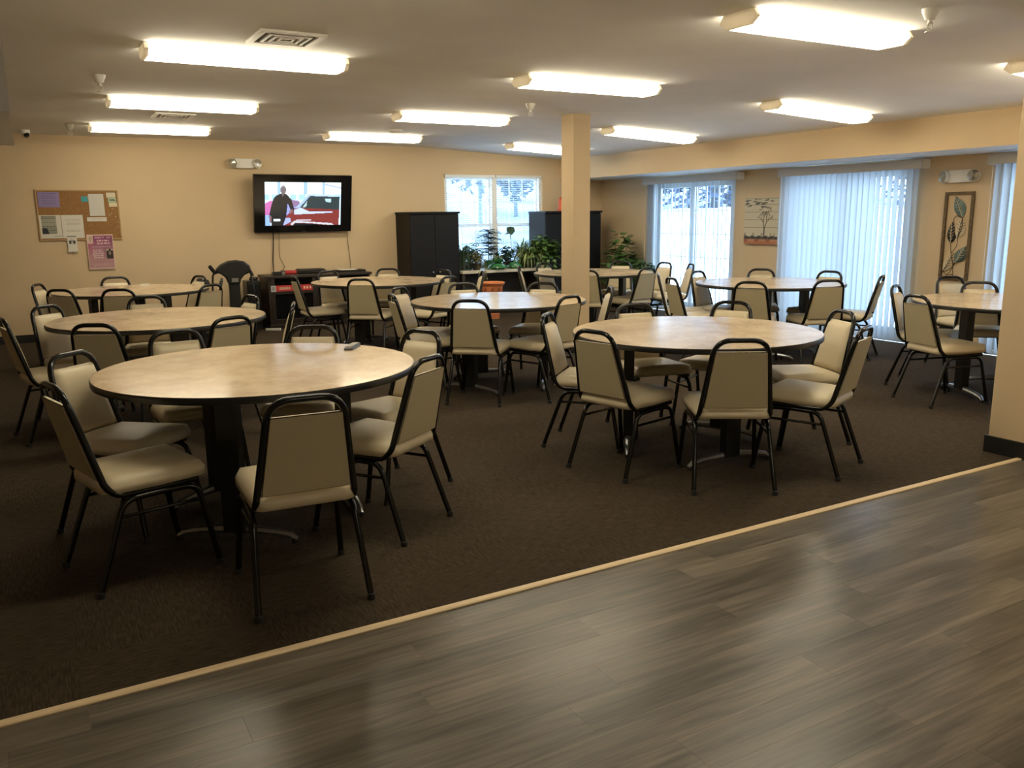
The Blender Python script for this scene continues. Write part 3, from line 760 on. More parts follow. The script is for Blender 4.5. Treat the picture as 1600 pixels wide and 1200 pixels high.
# cables hanging from the television
for (nm, pts, r, lab) in (
    ('cord', [(2.99, 11.90, 1.33), (2.985, 11.93, 1.1), (2.97, 11.94, .9), (2.96, 11.90, .74)], .0075, 'thick dark cord hanging straight down from the television to the stand'),
    ('cord', [(3.075, 11.90, 1.33), (3.068, 11.93, 1.15), (3.065, 11.94, .97), (3.10, 11.94, .87), (3.125, 11.94, .81), (3.09, 11.93, .765), (3.02, 11.88, .738)], .003, 'thin curling wire hanging beside the thick television cord'),
    ('cord', [(4.045, 11.90, 1.33), (4.065, 11.93, 1.1), (4.085, 11.94, .92), (4.08, 11.90, .73)], .0035, 'thin wire hanging from the right end of the television')):
    # smooth path
    P_ = [Vector(p) for p in pts]; out = []
    for i in range(len(P_) - 1):
        p0, p1, p2, p3 = P_[max(0, i - 1)], P_[i], P_[i + 1], P_[min(len(P_) - 1, i + 2)]
        for k in range(6):
            s = k / 6; out.append(.5 * ((2 * p1) + (p2 - p0) * s + (2 * p0 - 5 * p1 + 4 * p2 - p3) * s * s + (3 * p1 - p0 - 3 * p2 + p3) * s ** 3))
    out.append(P_[-1])
    tag(MB().tube(out, r, 8).build(nm, 'cable_dark', None, True), lab, 'cord', 'cords under the television')

# ------------------------------------------------------------------ television stand with a fireplace front
t = thing('television_stand', 'dark brown fireplace television stand with a red strip label below the television', 'tv stand', (3.485, 11.46, 0))
x0, x1 = -.72, .72; D_ = .47
MB().box(x0, x0 + .03, .0, D_, .05, .685).box(x1 - .03, x1, 0, D_, .05, .685).box(x0 + .03, x1 - .03, D_ - .012, D_, .05, .685).box(x0 + .03, x1 - .03, .0, D_ - .012, .05, .09).build('body', 'espresso', t, bevel=.003)
B(x0 - .025, x1 + .025, -.02, D_, .685, .722).build('top', 'espresso', t, bevel=.006)
MB().box(x0 - .01, x1 + .01, -.012, .03, 0, .06).box(x0 - .01, x0 + .03, .03, D_, 0, .05).box(x1 - .03, x1 + .01, .03, D_, 0, .05).build('plinth', 'espresso', t, bevel=.003)
MB().box(x0 + .03, x0 + .085, -.004, .02, .09, .685).box(-.12, -.06, -.004, .02, .09, .685).box(x0 + .085, -.12, -.004, .02, .47, .51).box(x0 + .085, -.12, -.004, .02, .09, .13).build('surround', 'espresso', t, bevel=.003)
fb = B(x0 + .085, -.12, .15, .16, .13, .47).build('firebox', 'dark_void', t)
B(x0 + .085, -.12, .018, .022, .13, .47).build('fire_glass', 'tv_black', fb)
B(x0 + .03, x1 - .03, .2, D_ - .02, .60, .606).build('shelf', 'espresso', t)
for (a, b) in ((-.055, .31), (.315, .685)):
    d = B(a, b, -.006, .014, .10, .50).build('door', 'espresso', t, bevel=.003)
    B(a + .05, b - .05, -.009, -.006, .15, .45).build('door_panel', 'espresso', d, bevel=.002)
    MB().tube([(a + .05, -.02, .40), (a + .12, -.02, .40)], .006, 8).build('handle', 'chrome', d, True)
B(-.055, .685, -.004, .014, .505, .54).build('drawer_rail', 'espresso', t)
def strip(u, v):
    if u < .12: return (.25, .25, .25) if (abs(v - .5) < .3 and abs(u - .06) < .035) else (.45, .44, .42)
    if .25 < v < .75:
        if .19 < u < .46 and int(u * 90) % 4 != 1: return (.62, .42, .30)
        if .50 < u < .66 and int(u * 110) % 5 < 3: return (.45, .12, .10)
        for c in (.80, .87, .945):
            if abs(u - c) < .018: return (.75, .55, .40)
    if v < .12: return (.35, .03, .03)
    return (.50, .035, .03)
o = painted('label_strip', 100, 10, strip, (x0 + .03, -.0085, .508), (.57, 0, 0), (0, 0, .082), 'print_paper', t)
# on the stand
ST = .722
t = thing('router', 'small black box with a grey end on the left of the television stand', 'box', (2.93, 11.62, ST)); B(-.06, .06, -.05, .05, 0, .045).build('case', 'black_plastic', t, bevel=.006); B(.062, .10, -.04, .04, 0, .042).build('grey_end', 'grey_plastic', t, bevel=.004)
t = thing('red_case', 'red plastic case lying on the television stand', 'case', (3.13, 11.72, ST)); B(-.10, .09, -.06, .06, 0, .05).build('shell', 'red_plastic', t, bevel=.015); B(-.105, -.07, -.062, .062, 0, .053).build('dark_band', 'black_plastic', t, bevel=.006)
t = thing('video_player', 'flat black video player lying in the middle of the television stand', 'video player', (3.43, 11.74, ST)); B(-.19, .19, -.12, .12, .008, .05).build('case', 'black_plastic', t, bevel=.004); B(-.15, .02, -.123, -.12, .02, .038).build('display', 'dark_void', t)
for sx in (-.15, .15): MB().lathe([(.012, 0), (.012, .01)], 8, (sx, 0, 0)).build('foot', 'rubber', t)
B(-.17, .17, -.1, .1, .05, .062).build('lid', 'espresso', t)
t = thing('flat_carton', 'flat dark carton with papers on the right of the television stand', 'carton', (3.98, 11.66, ST)); B(-.22, .20, -.11, .11, 0, .030).build('box', 'cabinet_side', t, bevel=.002); B(-.16, .08, -.09, .10, .030, .036).build('papers', 'paper_white', t)
t = thing('power_strip', 'white power strip on the carpet before the television stand', 'power strip', (2.77, 11.36, 0), -.5); B(-.10, .10, -.022, .022, 0, .03).build('case', 'white_plastic', t, bevel=.005)
for k in range(4): B(-.08 + k * .04, -.055 + k * .04, -.012, .012, .03, .0315).build('socket', 'grey_plastic', t)
t = thing('paper_scrap', 'white paper lying on the carpet under the television stand table', 'paper', (4.04, 11.28, 0), .3); B(-.05, .05, -.04, .04, 0, .006).build('sheet', 'paper_white', t); B(-.045, .052, -.036, .042, .006, .009).build('top_sheet', 'paper_white', t)
# black box at the stand's left
t = thing('loudspeaker', 'tall black box between the exercise machine and television stand', 'speaker', (2.60, 11.70, 0)); B(-.09, .09, -.12, .14, 0, .66).build('case', 'black_plastic', t, bevel=.01); B(-.075, .075, -.13, -.12, .06, .62).build('grille', 'dark_void', t, bevel=.004)
MB().lathe([(.05, 0), (.06, .02), (.05, .045), (.001, .05)], 14, (.03, 0, .66)).build('top_knob', 'black_plastic', t, True)

# ------------------------------------------------------------------ exercise machine
t = thing('exercise_machine', 'black exercise machine with oval console and side handles by the wall', 'exercise machine', (2.26, 11.15, 0), -.12)
MB().box(-.24, .24, -.10, -.02, 0, .05).box(-.22, .22, .50, .58, 0, .05).box(-.05, .05, -.06, .54, .03, .09).build('base', 'black_plastic', t, bevel=.01)
col = MB(); cpr = [(.085, .05), (.075, .3), (.066, .55), (.07, .70)]
vs = []
for (hw, z) in cpr: vs.append([(-hw, -.05, z), (hw, -.05, z), (hw, .06, z), (-hw, .06, z)])
for ring in vs: col.v += ring
for i in range(3):
    for k in range(4): a = i * 4; col.f.append((a + k, a + (k + 1) % 4, a + 4 + (k + 1) % 4, a + 4 + k))
col.f += [(3, 2, 1, 0), (12, 13, 14, 15)]
col.build('column', 'black_plastic', t, bevel=.012)
prof = [(-.07, .66), (.07, .66), (.085, .72), (.13, .775), (.19, .80), (.215, .84), (.20, .895), (.14, .945), (.04, .965), (-.06, .955), (-.15, .915), (-.21, .86), (-.215, .825), (-.15, .79), (-.10, .745)]
MB().prism(prof, 'y', -.07, .07).build('console', 'black_plastic', t, bevel=.018)
B(-.03, .05, -.076, -.07, .69, .74).build('badge', 'grey_plastic', t)
for s in (-1, 1):
    h = MB().tube(fillet([(s * .17, .0, .82), (s * .25 if s < 0 else .21, -.02, .80), (s * .27 if s < 0 else s * .235, -.05, .60), (s * .22, -.05, .12)], [.05, .05], 5), .013, 8).build('handlebar', 'cabinet_side' if s < 0 else 'black_plastic', t, True)
    MB().tube([(s * .23, -.03, .82), (s * .285, -.06, .90)] if s < 0 else [(.205, -.03, .83), (.235, -.05, .76)], .024 if s < 0 else .016, 10).build('grip', 'rubber', h, True)
for s in (-1, 1):
    p = MB().tube([(s * .06, .2, .18), (s * .2, .2, .18)], .015, 8).build('crank', 'chrome', t, True); B(s * .2 - .05, s * .2 + .05, .08, .32, .15, .18).build('pedal', 'rubber', p, bevel=.006)
for k, xx in enumerate((-.345, -.415)):
    MB().lathe([(.001, -.045), (.03, -.038), (.045, 0), (.03, .038), (.001, .045)], 14, (xx, -.16, .70 + .02 * k)).build('foam_roller', 'rubber', t, True)
MB().tube([(-.38, -.16, .70), (-.38, -.16, .3), (-.1, 0, .2)], .012, 8).build('roller_arm', 'black_plastic', t, True)

# ------------------------------------------------------------------ black cabinets
def cabinet(x0, x1, y0, h, label, crown):
    w = x1 - x0; t = thing('cabinet', label, 'cabinet', ((x0 + x1) / 2, y0, 0)); a, b = -w / 2, w / 2; d = YW - .02 - y0
    B(a, b, .02, d, .06, h - .03).build('body', 'cabinet_side', t, bevel=.003)
    B(a - .012, b + .012, -.018, d, h - .03, h).build('top', 'black_cabinet', t, bevel=.004)
    B(a + .02, b - .02, .03, d, 0, .06).build('plinth', 'black_cabinet', t)
    zs_ = .62
    for s in (0, 1):
        p, q = (a + .006, -.003) if s == 0 else (.003, b - .006)
        dr = B(p, q, 0, .02, zs_, h - .045).build('door', 'black_cabinet', t, bevel=.003)
        MB().lathe([(.007, 0), (.007, .012), (.014, .018), (.012, .026), (.001, .028)], 12, (0, 0, 0), Matrix.Translation((q - .05 if s == 0 else p + .05, 0, zs_ + .055)) @ Matrix.Rotation(PI / 2, 4, 'X')).build('knob', 'chrome', dr, True)
        dw = B(p, q, 0, .02, .075, zs_ - .012).build('lower_door', 'black_cabinet', t, bevel=.003)
        MB().lathe([(.007, 0), (.007, .012), (.014, .018), (.012, .026), (.001, .028)], 12, (0, 0, 0), Matrix.Translation((q - .05 if s == 0 else p + .05, 0, zs_ - .06)) @ Matrix.Rotation(PI / 2, 4, 'X')).build('knob', 'chrome', dw, True)
cabinet(4.82, 5.605, 11.40, 1.55, 'tall black two door cabinet beside the window', 0)
cabinet(7.13, 8.20, 11.42, 1.545, 'tall black cabinet partly hidden behind the column', 0)
t = thing('orange_vase', 'orange red figure on top of the cabinet behind the column', 'ornament', (7.545, 11.62, 1.545))
MB().lathe([(.055, 0), (.06, .02), (.05, .06), (.042, .10), (.05, .13), (.04, .17), (.018, .19), (.001, .192)], 18).build('body', 'orange_red', t, True)
MB().lathe([(.03, 0), (.034, .012), (.02, .03), (.001, .034)], 14, (0, 0, .188)).build('head', 'orange_red', t, True)

# ------------------------------------------------------------------ cork board and papers
CY = YW - .002
t = thing('cork_board', 'cork notice board with a thin wooden frame on the back wall', 'notice board', (.615, YW, 1.545))
hw, hh = .462, .308
B(-hw + .015, hw - .015, -.012, -.001, -hh + .015, hh - .015).build('cork_panel', 'cork', t)
for (a, b, c, d) in ((-hw, hw, hh - .018, hh), (-hw, hw, -hh, -hh + .018), (-hw, -hw + .018, -hh + .018, hh - .018), (hw - .018, hw, -hh + .018, hh - .018)):
    B(a, b, -.020, -.001, c, d).build('frame_rail', 'cork_frame', t, bevel=.003)
for (xx, zz) in ((.40, .08), (.385, .02), (.43, -.02), (.45, -.09), (.36, -.0), (.44, -.15)):
    MB().lathe([(.004, 0), (.005, .006), (.001, .008)], 8, (0, 0, 0), Matrix.Translation((xx - .02, -.012, zz)) @ Matrix.Rotation(PI / 2, 4, 'X')).build('push_pin', 'pin', t)
def lines_print(base, ink, rows, x0=.12, x1=.88, seed=1, head=None):
    rr = random.Random(seed); words = {}
    for r in rows:
        ws = []; x = x0 + rr.uniform(0, .08)
        while x < x1 - .05:
            w = rr.uniform(.04, .13); ws.append((x, min(x + w, x1))); x += w + .025
        words[r] = ws
    def fn(u, v):
        if head:
            c = head(u, v)
            if c: return c
        for (r, hgt) in words:
            if abs(v - r) < hgt:
                for (a, b) in words[(r, hgt)]:
                    if a < u < b: return ink
        return base
    return fn
def sheet(name, label, cat, x0, x1, z0, z1, fn, off=.0145, nu=40, nv=52, tilt=0., edge='paper_white'):
    cx, cz = (x0 + x1) / 2, (z0 + z1) / 2; w, h = (x1 - x0) / 2, (z1 - z0) / 2
    t = thing(name, label, cat, (cx, YW - off, cz), 0, 'papers pinned at the cork board'); t.rotation_euler = (0, math.radians(tilt), 0)
    B(-w, w, -.0014, 0, -h, h).build('paper', edge, t)
    painted('print', nu, nv, fn, (-w, -.0016, -h), (2 * w, 0, 0), (0, 0, 2 * h), 'print_paper', t)
    return t
sheet('purple_sheet', 'purple torn paper at the upper left of the cork board', 'paper', .181, .414, 1.645, 1.826, lines_print((.27, .21, .42), (.16, .12, .27), [(.9, .02)] + [(.78 - .07 * k, .012) for k in range(9)], .15, .85, 2), nu=36, nv=40, tilt=1)
def fly(u, v):
    if .10 < u < .78 and .20 < v < .97:
        if v < .45 and u < .32 + (.45 - v) * .4: return (.02, .02, .02)
        if (v > .80 and int(v * 60) % 3 == 0) or (v < .80 and int(v * 30) % 5 == 0 and int(u * 40) % 6 < 4): return (.13, .13, .10)
        return (.26, .26, .20) if v < .5 else (.34, .33, .26)
    if .12 > v > .08 and u > .6 and int(u * 50) % 3: return (.25, .24, .2)
    return (.66, .62, .53)
sheet('grey_flyer', 'white flyer with a large grey photo at the lower left of cork board', 'paper', .167, .405, 1.268, 1.551, fly)
sheet('typed_sheet', 'white typed sheet at the bottom middle of the cork board', 'paper', .410, .650, 1.266, 1.550, lines_print((.68, .64, .56), (.36, .33, .28), [(.80, .012), (.74, .012), (.64, .008), (.60, .008), (.50, .008), (.46, .008), (.36, .006), (.30, .006)], .15, .85, 4))
t = thing('sticky_note', 'turquoise sticky note on the upper part of the cork board', 'note', (.693, YW - .0145, 1.744), 0, 'papers pinned at the cork board'); B(-.039, .036, -.002, 0, -.035, .03).build('note', 'paper_cyan', t); MB().lathe([(.004, 0), (.005, .006), (.001, .008)], 8, (0, 0, 0), Matrix.Translation((.03, -.002, .022)) @ Matrix.Rotation(PI / 2, 4, 'X')).build('push_pin', 'pin', t)
sheet('blank_sheet', 'tall blank white sheet at the upper right of the cork board', 'paper', .735, .907, 1.535, 1.805, lambda u, v: (.60, .58, .53), nu=4, nv=4)
sheet('paper_strip', 'narrow white paper strip below the tall blank sheet', 'paper', .696, .920, 1.468, 1.520, lines_print((.66, .61, .54), (.45, .42, .36), [(.6, .08)], .2, .8, 6), nu=50, nv=12)
for k, (a, b, c, d, fn, lab) in enumerate(((.941, 1.045, 1.762, 1.822, lambda u, v: (.66, .60, .44), 'cream card at the top right corner of the cork board'),
        (.956, 1.048, 1.700, 1.758, lines_print((.44, .55, .36), (.10, .13, .08), [(.62, .10), (.42, .09)], .1, .9, 7), 'pale green printed card below the cream card'),
        (.962, 1.056, 1.648, 1.697, lambda u, v: (.70, .62, .42), 'small yellowish card below the pale green card'))):
    sheet('card', lab, 'card', a, b, c, d, fn, nu=24, nv=16)
def bro(u, v):
    if .18 < u < .82 and .52 < v < .72: return (.05, .05, .04) if (u - .5) ** 2 + (v - .6) ** 2 > .012 else (.45, .42, .36)
    if v > .95 or (v < .06 and u > .1 and int(u * 30) % 4): return (.10, .09, .08)
    if .80 < v < .86 and .3 < u < .7 and int(u * 30) % 3: return (.3, .28, .25)
    return (.66, .63, .55)
tb = sheet('brochure', 'white leaflet hanging below the cork board frame', 'leaflet', .450, .556, 1.09, 1.294, bro, off=.024, nu=24, nv=40)
FONT = {'B': '110101110101110', 'E': '111100110100111', 'N': '101111111111101', 'F': '111100110100100', 'I': '111010010010111', 'T': '111010010010010', 'O': '111101101101111', 'R': '110101110101101', ' ': '000000000000000'}
def text_at(s, u, v, u0, u1, v0, v1):
    if not (u0 < u < u1 and v0 < v < v1): return False
    n = len(s) * 4 - 1; i = int((u - u0) / (u1 - u0) * n); j = 4 - int((v - v0) / (v1 - v0) * 5)
    ch, cx = i // 4, i % 4
    return cx < 3 and FONT[s[ch]][j * 3 + cx] == '1'
_pl = lines_print((0, 0, 0), (1, 1, 1), [(.555, .014), (.50, .014), (.445, .014), (.39, .012), (.335, .012)], .17, .60, 9)
_pl2 = lines_print((0, 0, 0), (1, 1, 1), [(.66, .006), (.635, .006), (.16, .008), (.12, .008), (.085, .008), (.055, .006)], .12, .92, 12)
_pl3 = lines_print((0, 0, 0), (1, 1, 1), [(.82, .024), (.745, .024)], .30, .92, 15)
def poster(u, v):
    if u < .035 or u > .965 or v < .03 or v > .965: return (.72, .50, .42)
    t_ = max(0, min(1, (v - .28) / .65))
    a = (.46, .24, .26); b = (.26, .055, .17) if u > .25 else (.34, .03, .12)
    c = tuple(a[i] + (b[i] - a[i]) * t_ for i in range(3))
    if t_ > .1 and u > .6: c = tuple(x * .85 for x in c)
    if u < .24 and v > .73:
        c = (.66, .54, .44)
        if ((u - .14) / .06) ** 2 + ((v - .87) / .07) ** 2 < 1: c = (.50, .36, .28) if v < .91 else (.35, .24, .18)
        if v < .80 and abs(u - .14) < .09: c = (.68, .42, .40)
    if text_at('BENEFIT FOR', u, v, .29, .90, .885, .935): c = (.72, .45, .46)
    if _pl3(u, v)[0]: c = (.72, .45, .48)
    if _pl2(u, v)[0]: c = (.58, .38, .38)
    if _pl(u, v)[0]: c = (.74, .60, .58)
    if .71 < u < .95 and .30 < v < .58:
        c = (.02, .012, .012)
        if ((u - .83) / .05) ** 2 + ((v - .46) / .06) ** 2 < 1: c = (.24, .18, .13)
        if v > .53 and abs(u - .83) > .04: c = (.50, .42, .34)
    return c
sheet('pink_poster', 'pink and purple benefit poster hanging off the cork board bottom', 'poster', .665, .966, .872, 1.306, poster, off=.024, nu=64, nv=90, tilt=0)

# ------------------------------------------------------------------ emergency lights
def emergency(loc, rz, label):
    t = thing('emergency_light', label, 'emergency light', loc, rz, 'emergency wall lights')
    B(-.12, .12, -.055, 0, -.065, .065).build('body', 'white_plastic', t, bevel=.008)
    for s in (-1, 1):
        M = Matrix.Translation((s * .155, -.05, 0)) @ Matrix.Rotation(s * .5, 4, 'Z') @ Matrix.Rotation(PI / 2, 4, 'X')
        h = MB().lathe([(.03, -.05), (.055, -.03), (.066, .01), (.066, .03)], 8, (0, 0, 0), M).build('lamp_head', 'white_plastic', t)
        MB().lathe([(.062, .03), (.05, .05), (.001, .058)], 8, (0, 0, 0), M).build('lens', 'lamp_lens_clear', h)
        MB().lathe([(.012, .0), (.04, .028)], 12, (0, 0, 0), M).build('reflector', 'chrome', h)
emergency((2.67, YW, 2.21), 0, 'white twin-head emergency light above the television')
emergency((XR, 5.52, 1.83), -PI / 2, 'white twin-head emergency light above the metal leaf art')

# ------------------------------------------------------------------ wall pictures
t = thing('tree_picture', 'plank style picture of a bare tree between the two patio doors', 'picture', (XR, 8.268, 1.371), -PI / 2)
B(-.30, .30, -.04, 0, -.305, .305).build('canvas', 'canvas_side', t)
rt = random.Random(21)
branches = []
def grow(x, y, a, l, w, d):
    x2, y2 = x + l * math.sin(a), y + l * math.cos(a); branches.append((x, y, x2, y2, w))
    if d:
        for s in (-1, 1): grow(x2, y2, a + s * rt.uniform(.2, .5), l * rt.uniform(.6, .8), w * .62, d - 1)
grow(.605, .17, 0, .17, .012, 5)
spots = [(rt.uniform(0, 1), rt.uniform(.80, .97), rt.uniform(.02, .10), rt.uniform(.006, .02)) for _ in range(26)] + [(.60 + rt.uniform(-.15, .2), rt.uniform(.66, .8), rt.uniform(.01, .05), rt.uniform(.005, .015)) for _ in range(16)]
def tree(u, v):
    c = (.56, .50, .36)
    if v < .055: c = (.42, .16, .07)
    elif v < .115: c = (.46, .22, .11) if int(u * 9) % 3 else (.30, .10, .05)
    elif v < .175 + .012 * math.sin(u * 31): c = (.05, .045, .04) if int(u * 23) % 4 else (.12, .11, .10)
    elif v < .24 and (math.sin(u * 50) + math.sin(u * 23 + 1)) > .9: c = (.32, .27, .19)
    for l in (.36, .525, .69, .845, .985):
        if abs(v - l) < .006: c = (.25, .21, .14)
    for (a, b, w, h) in spots:
        if ((u - a) / w) ** 2 + ((v - b) / h) ** 2 < 1: c = (.12, .11, .09)
    for (xa, ya, xb, yb, w) in branches:
        dx, dy = xb - xa, yb - ya; q = max(0, min(1, ((u - xa) * dx + (v - ya) * dy) / (dx * dx + dy * dy)))
        if (u - xa - q * dx) ** 2 + (v - ya - q * dy) ** 2 < (w + .003) ** 2: c = (.06, .045, .03)
    return c
painted('print', 90, 90, tree, (-.30, -.041, -.305), (.60, 0, 0), (0, 0, .61), 'print_paper', t)

t = thing('leaf_wall_art', 'tall framed metal leaf wall art beside the partition wall end', 'wall art', (XR, 5.515, 1.21), -PI / 2)
fw, fh = .162, .46
for (a, b, c, d) in ((-fw, fw, fh - .03, fh), (-fw, fw, -fh, -fh + .03), (-fw, -fw + .03, -fh + .03, fh - .03), (fw - .03, fw, -fh + .03, fh - .03)):
    B(a, b, -.03, -.002, c, d).build('frame_rail', 'art_frame', t, bevel=.004)
def leaf(cx, cz, l, w, ang, m, ribs=True):
    mb = MB(); n = 10; M = Matrix.Translation((cx, -.022, cz)) @ Matrix.Rotation(ang, 4, 'Y')
    for k in range(n):
        for s in (-1, 1):
            t0, t1 = k / n, (k + 1) / n
            w0, w1 = w * math.sin(PI * t0 ** .8) , w * math.sin(PI * t1 ** .8)
            pts = [M @ Vector((0, 0, t0 * l)), M @ Vector((s * w0, .010, t0 * l)), M @ Vector((s * w1, .010, t1 * l)), M @ Vector((0, 0, t1 * l))]
            mb.quad(*pts)
    o = mb.build('leaf', m, t)
    sm = o.modifiers.new('thick', 'SOLIDIFY'); sm.thickness = .003
    if ribs:
        v = MB()
        for k in range(1, 6):
            for s in (-1, 1): v.tube([M @ Vector((0, -.003, l * k / 7)), M @ Vector((s * w * .7 * math.sin(PI * k / 7), .004, l * (k / 7 + .12)))], .0022, 5)
        v.tube([M @ Vector((0, -.003, 0)), M @ Vector((0, -.003, l))], .003, 5)
        v.build('leaf_veins', 'leaf_gold' if m != 'leaf_gold' else 'wire_brown', o)
leaf(.052, .20, .235, .062, -.42, 'leaf_teal')
leaf(-.055, -.075, .225, .048, -.02, 'leaf_dark')
leaf(.018, -.02, .205, .055, .18, 'leaf_gold')
leaf(.015, -.275, .205, .058, .55, 'leaf_teal')
leaf(-.115, -.375, .23, .05, .50, 'leaf_gold')
for pts in ([(0, -.46 + .03), (-.005, -.30), (-.04, -.18), (-.055, -.075)], [(-.005, -.30), (.0, -.285), (.015, -.275)], [(-.04, -.18), (.02, -.10), (.018, -.02)], [(.018, -.02), (.06, .10), (.052, .20)], [(-.002, -.40), (-.07, -.41), (-.115, -.375)], [(-.09, -.43), (-.03, -.37), (.015, -.275)], [(.05, .19), (-.02, .22), (-.05, .17), (-.03, .12)]):
    MB().tube(fillet([(a, -.02, b) for (a, b) in pts], [.03] * (len(pts) - 2), 4), .0035, 6).build('stem', 'wire_brown', t, True)

# ------------------------------------------------------------------ plant ledge under the window
LZ = .672
t = thing('plant_ledge', 'long low shelf with a pale top carrying plants under the window', 'shelf', (6.36, 11.58, 0))
B(-.745, .755, -.26, .36, LZ - .04, LZ).build('top', 'ledge_top', t, bevel=.004)
for s in (-1, 1): B(s * .70 - .02, s * .70 + .02, -.20, .34, 0, LZ - .04).build('end_panel', 'ledge_wood', t)
B(-.68, .68, .30, .32, .1, LZ - .04).build('wall_shade_panel', 'ledge_wood', t)  # dark sheet standing in for the shade on the wall below the window
rp = random.Random(11)
def blade(mb, base, az, L, h, w, droop, n=7):
    d = Vector((math.cos(az), math.sin(az), 0)); sd = Vector((-d.y, d.x, 0)); pr = None
    for k in range(n + 1):
        q = k / n; p = Vector(base) + d * (L * q) + Vector((0, 0, h * (q * 2 - q * q * droop)))
        ww = w * (1 - q) ** .6 + .0008
        cur = (p - sd * ww, p + sd * ww)
        if pr: mb.quad(pr[0], pr[1], cur[1], cur[0])
        pr = cur
def heart(mb, p, az, el, s):
    d = Vector((math.cos(az) * math.cos(el), math.sin(az) * math.cos(el), math.sin(el))); sd = Vector((-math.sin(az), math.cos(az), 0)); up = d.cross(sd)
    p = Vector(p); a = p; tip = p + d * s
    for sg in (-1, 1):
        l1 = p + d * s * .05 + sd * sg * s * .36 - up * s * .06; l2 = p + d * s * .5 + sd * sg * s * .40 - up * s * .08
        mb.quad(a, l1, l2, p + d * s * .55); mb.tri(p + d * s * .55, l2, tip)
def bushy(name, base, R_, H_, n, s, m, seed, trail=0):
    r = random.Random(seed); lf, st = MB(), MB()
    for k in range(n):
        az = r.uniform(0, 2 * PI); q = r.random() ** .6; top = Vector((math.cos(az) * R_ * q, math.sin(az) * R_ * q * .7, H_ * r.uniform(.25, 1) * (1 - .45 * q * q)))
        if k % 3 == 0: st.tube([(0, 0, 0), tuple(top * .5 + Vector((0, 0, H_ * .12))), tuple(top)], .003, 5)
        heart(lf, top, az + r.uniform(-.8, .8), r.uniform(-.7, .35), s * r.uniform(.7, 1.2))
    for k in range(trail):
        az = r.uniform(PI * 1.1, PI * 1.9); d = Vector((math.cos(az), math.sin(az), 0)); L = r.uniform(.12, .32)
        e = Vector((d.x * R_ * .8 + r.uniform(-.08, .08), -.32 + r.uniform(-.03, 0), 0))
        pts = [Vector((0, 0, .03)), e + Vector((0, 0, .02)), e + Vector((0, -.02, -L))]
        st.tube([tuple(p) for p in pts], .0025, 5)
        for j in range(7): heart(lf, pts[1].lerp(pts[2], j / 6), r.uniform(0, 2 * PI), -.7, s * .7)
    return lf, st
def pot(t, r, h, m, soil=True):
    MB().lathe([(r * .72, 0), (r * .78, h * .1), (r, h * .85), (r * 1.06, h * .86), (r * 1.06, h), (r * .92, h)], 22).build('pot', m, t, True)
    MB().lathe([(.001, h * .93), (r * .94, h * .93)], 18).build('soil', 'soil', t)
def plant(name, label, x, y, z, kind, potr, poth, potm, R_=.15, H_=.3, n=60, s=.06, m='leaf_green', seed=1, trail=0):
    t = thing(name, label, 'plant', (x, y, z), 0, 'house plants by the window')
    if potr: pot(t, potr, poth, potm)
    if kind == 'bushy':
        lf, st = bushy(name, 0, R_, H_, n, s, m, seed, trail)
        off = Vector((0, 0, poth * .9)); 
        for mb in (lf, st): mb.v = [tuple(Vector(v) + off) for v in mb.v]
    else:
        r = random.Random(seed); lf, st = MB(), MB()
        for k in range(n):
            az = r.uniform(0, 2 * PI); blade(lf, (math.cos(az) * .02, math.sin(az) * .02, poth * .9), az, R_ * r.uniform(.5, 1.1), H_ * r.uniform(.5, 1), s * r.uniform(.7, 1.2), r.uniform(1.2, 2.6))
        st.tube([(0, 0, poth * .8), (0, 0, poth + .04)], .01, 6)
    tag(lf.build('foliage', m, t), None, None, None, 'stuff'); st.build('stems', m, t)
    return t
Z0 = LZ
plant('feathery_fern', 'dark feathery fern beside the tall black cabinet', 5.745, 11.60, Z0, 'blade', .07, .11, 'pot_dark', .20, .36, 300, .0075, 'leaf_deep', 2)
plant('mottled_plant', 'low tan and green leafy plant on the shelf, trailing over its edge', 5.965, 11.56, Z0, 'bushy', .075, .10, 'pot_dark', .15, .20, 150, .055, 'leaf_tan', 3, 3)
plant('ivy_plant', 'small green ivy behind the tan mottled plant', 5.93, 11.74, Z0, 'bushy', .06, .12, 'pot_dark', .19, .30, 170, .075, 'leaf_green', 8)
# layered pine
t = thing('norfolk_pine', 'dark layered pine seedling standing before the window centre', 'plant', (6.30, 11.78, Z0), 0, 'house plants by the window')
pot(t, .08, .13, 'green_glaze'); lf = MB(); MB().tube([(0, 0, .12), (0, 0, .58)], [.009, .004], 7).build('trunk', 'bark', t, True)
for lv in range(9):
    zz = .22 + lv * .043; RR = .26 - abs(lv - 4.5) * .022
    for k in range(13):
        az = 2 * PI * k / 13 + lv * .7 + rp.uniform(-.2, .2); zz = .22 + lv * .043 + rp.uniform(-.025, .025); RR = (.26 - abs(lv - 4.5) * .022) * rp.uniform(.7, 1.1); dr = rp.uniform(.05, .14)
        for q in range(9):
            f = (q + 1) / 9; p = Vector((math.cos(az) * RR * f, math.sin(az) * RR * f, zz + .07 * f - dr * f * f)); sd = Vector((-math.sin(az), math.cos(az), 0)); d = Vector((math.cos(az), math.sin(az), 0))
            for sg in (-1, 1): lf.tri(p, p + d * .026, p + sd * sg * .055 * (1.15 - f * .6) + d * .03 + Vector((0, 0, rp.uniform(-.01, .016))))
        lf.tri((0, 0, zz), (math.cos(az) * RR * .5, math.sin(az) * RR * .5, zz + .035 - dr * .25), (0, 0, zz + .012))
tag(lf.build('foliage', 'leaf_deep', t), None, None, None, 'stuff')
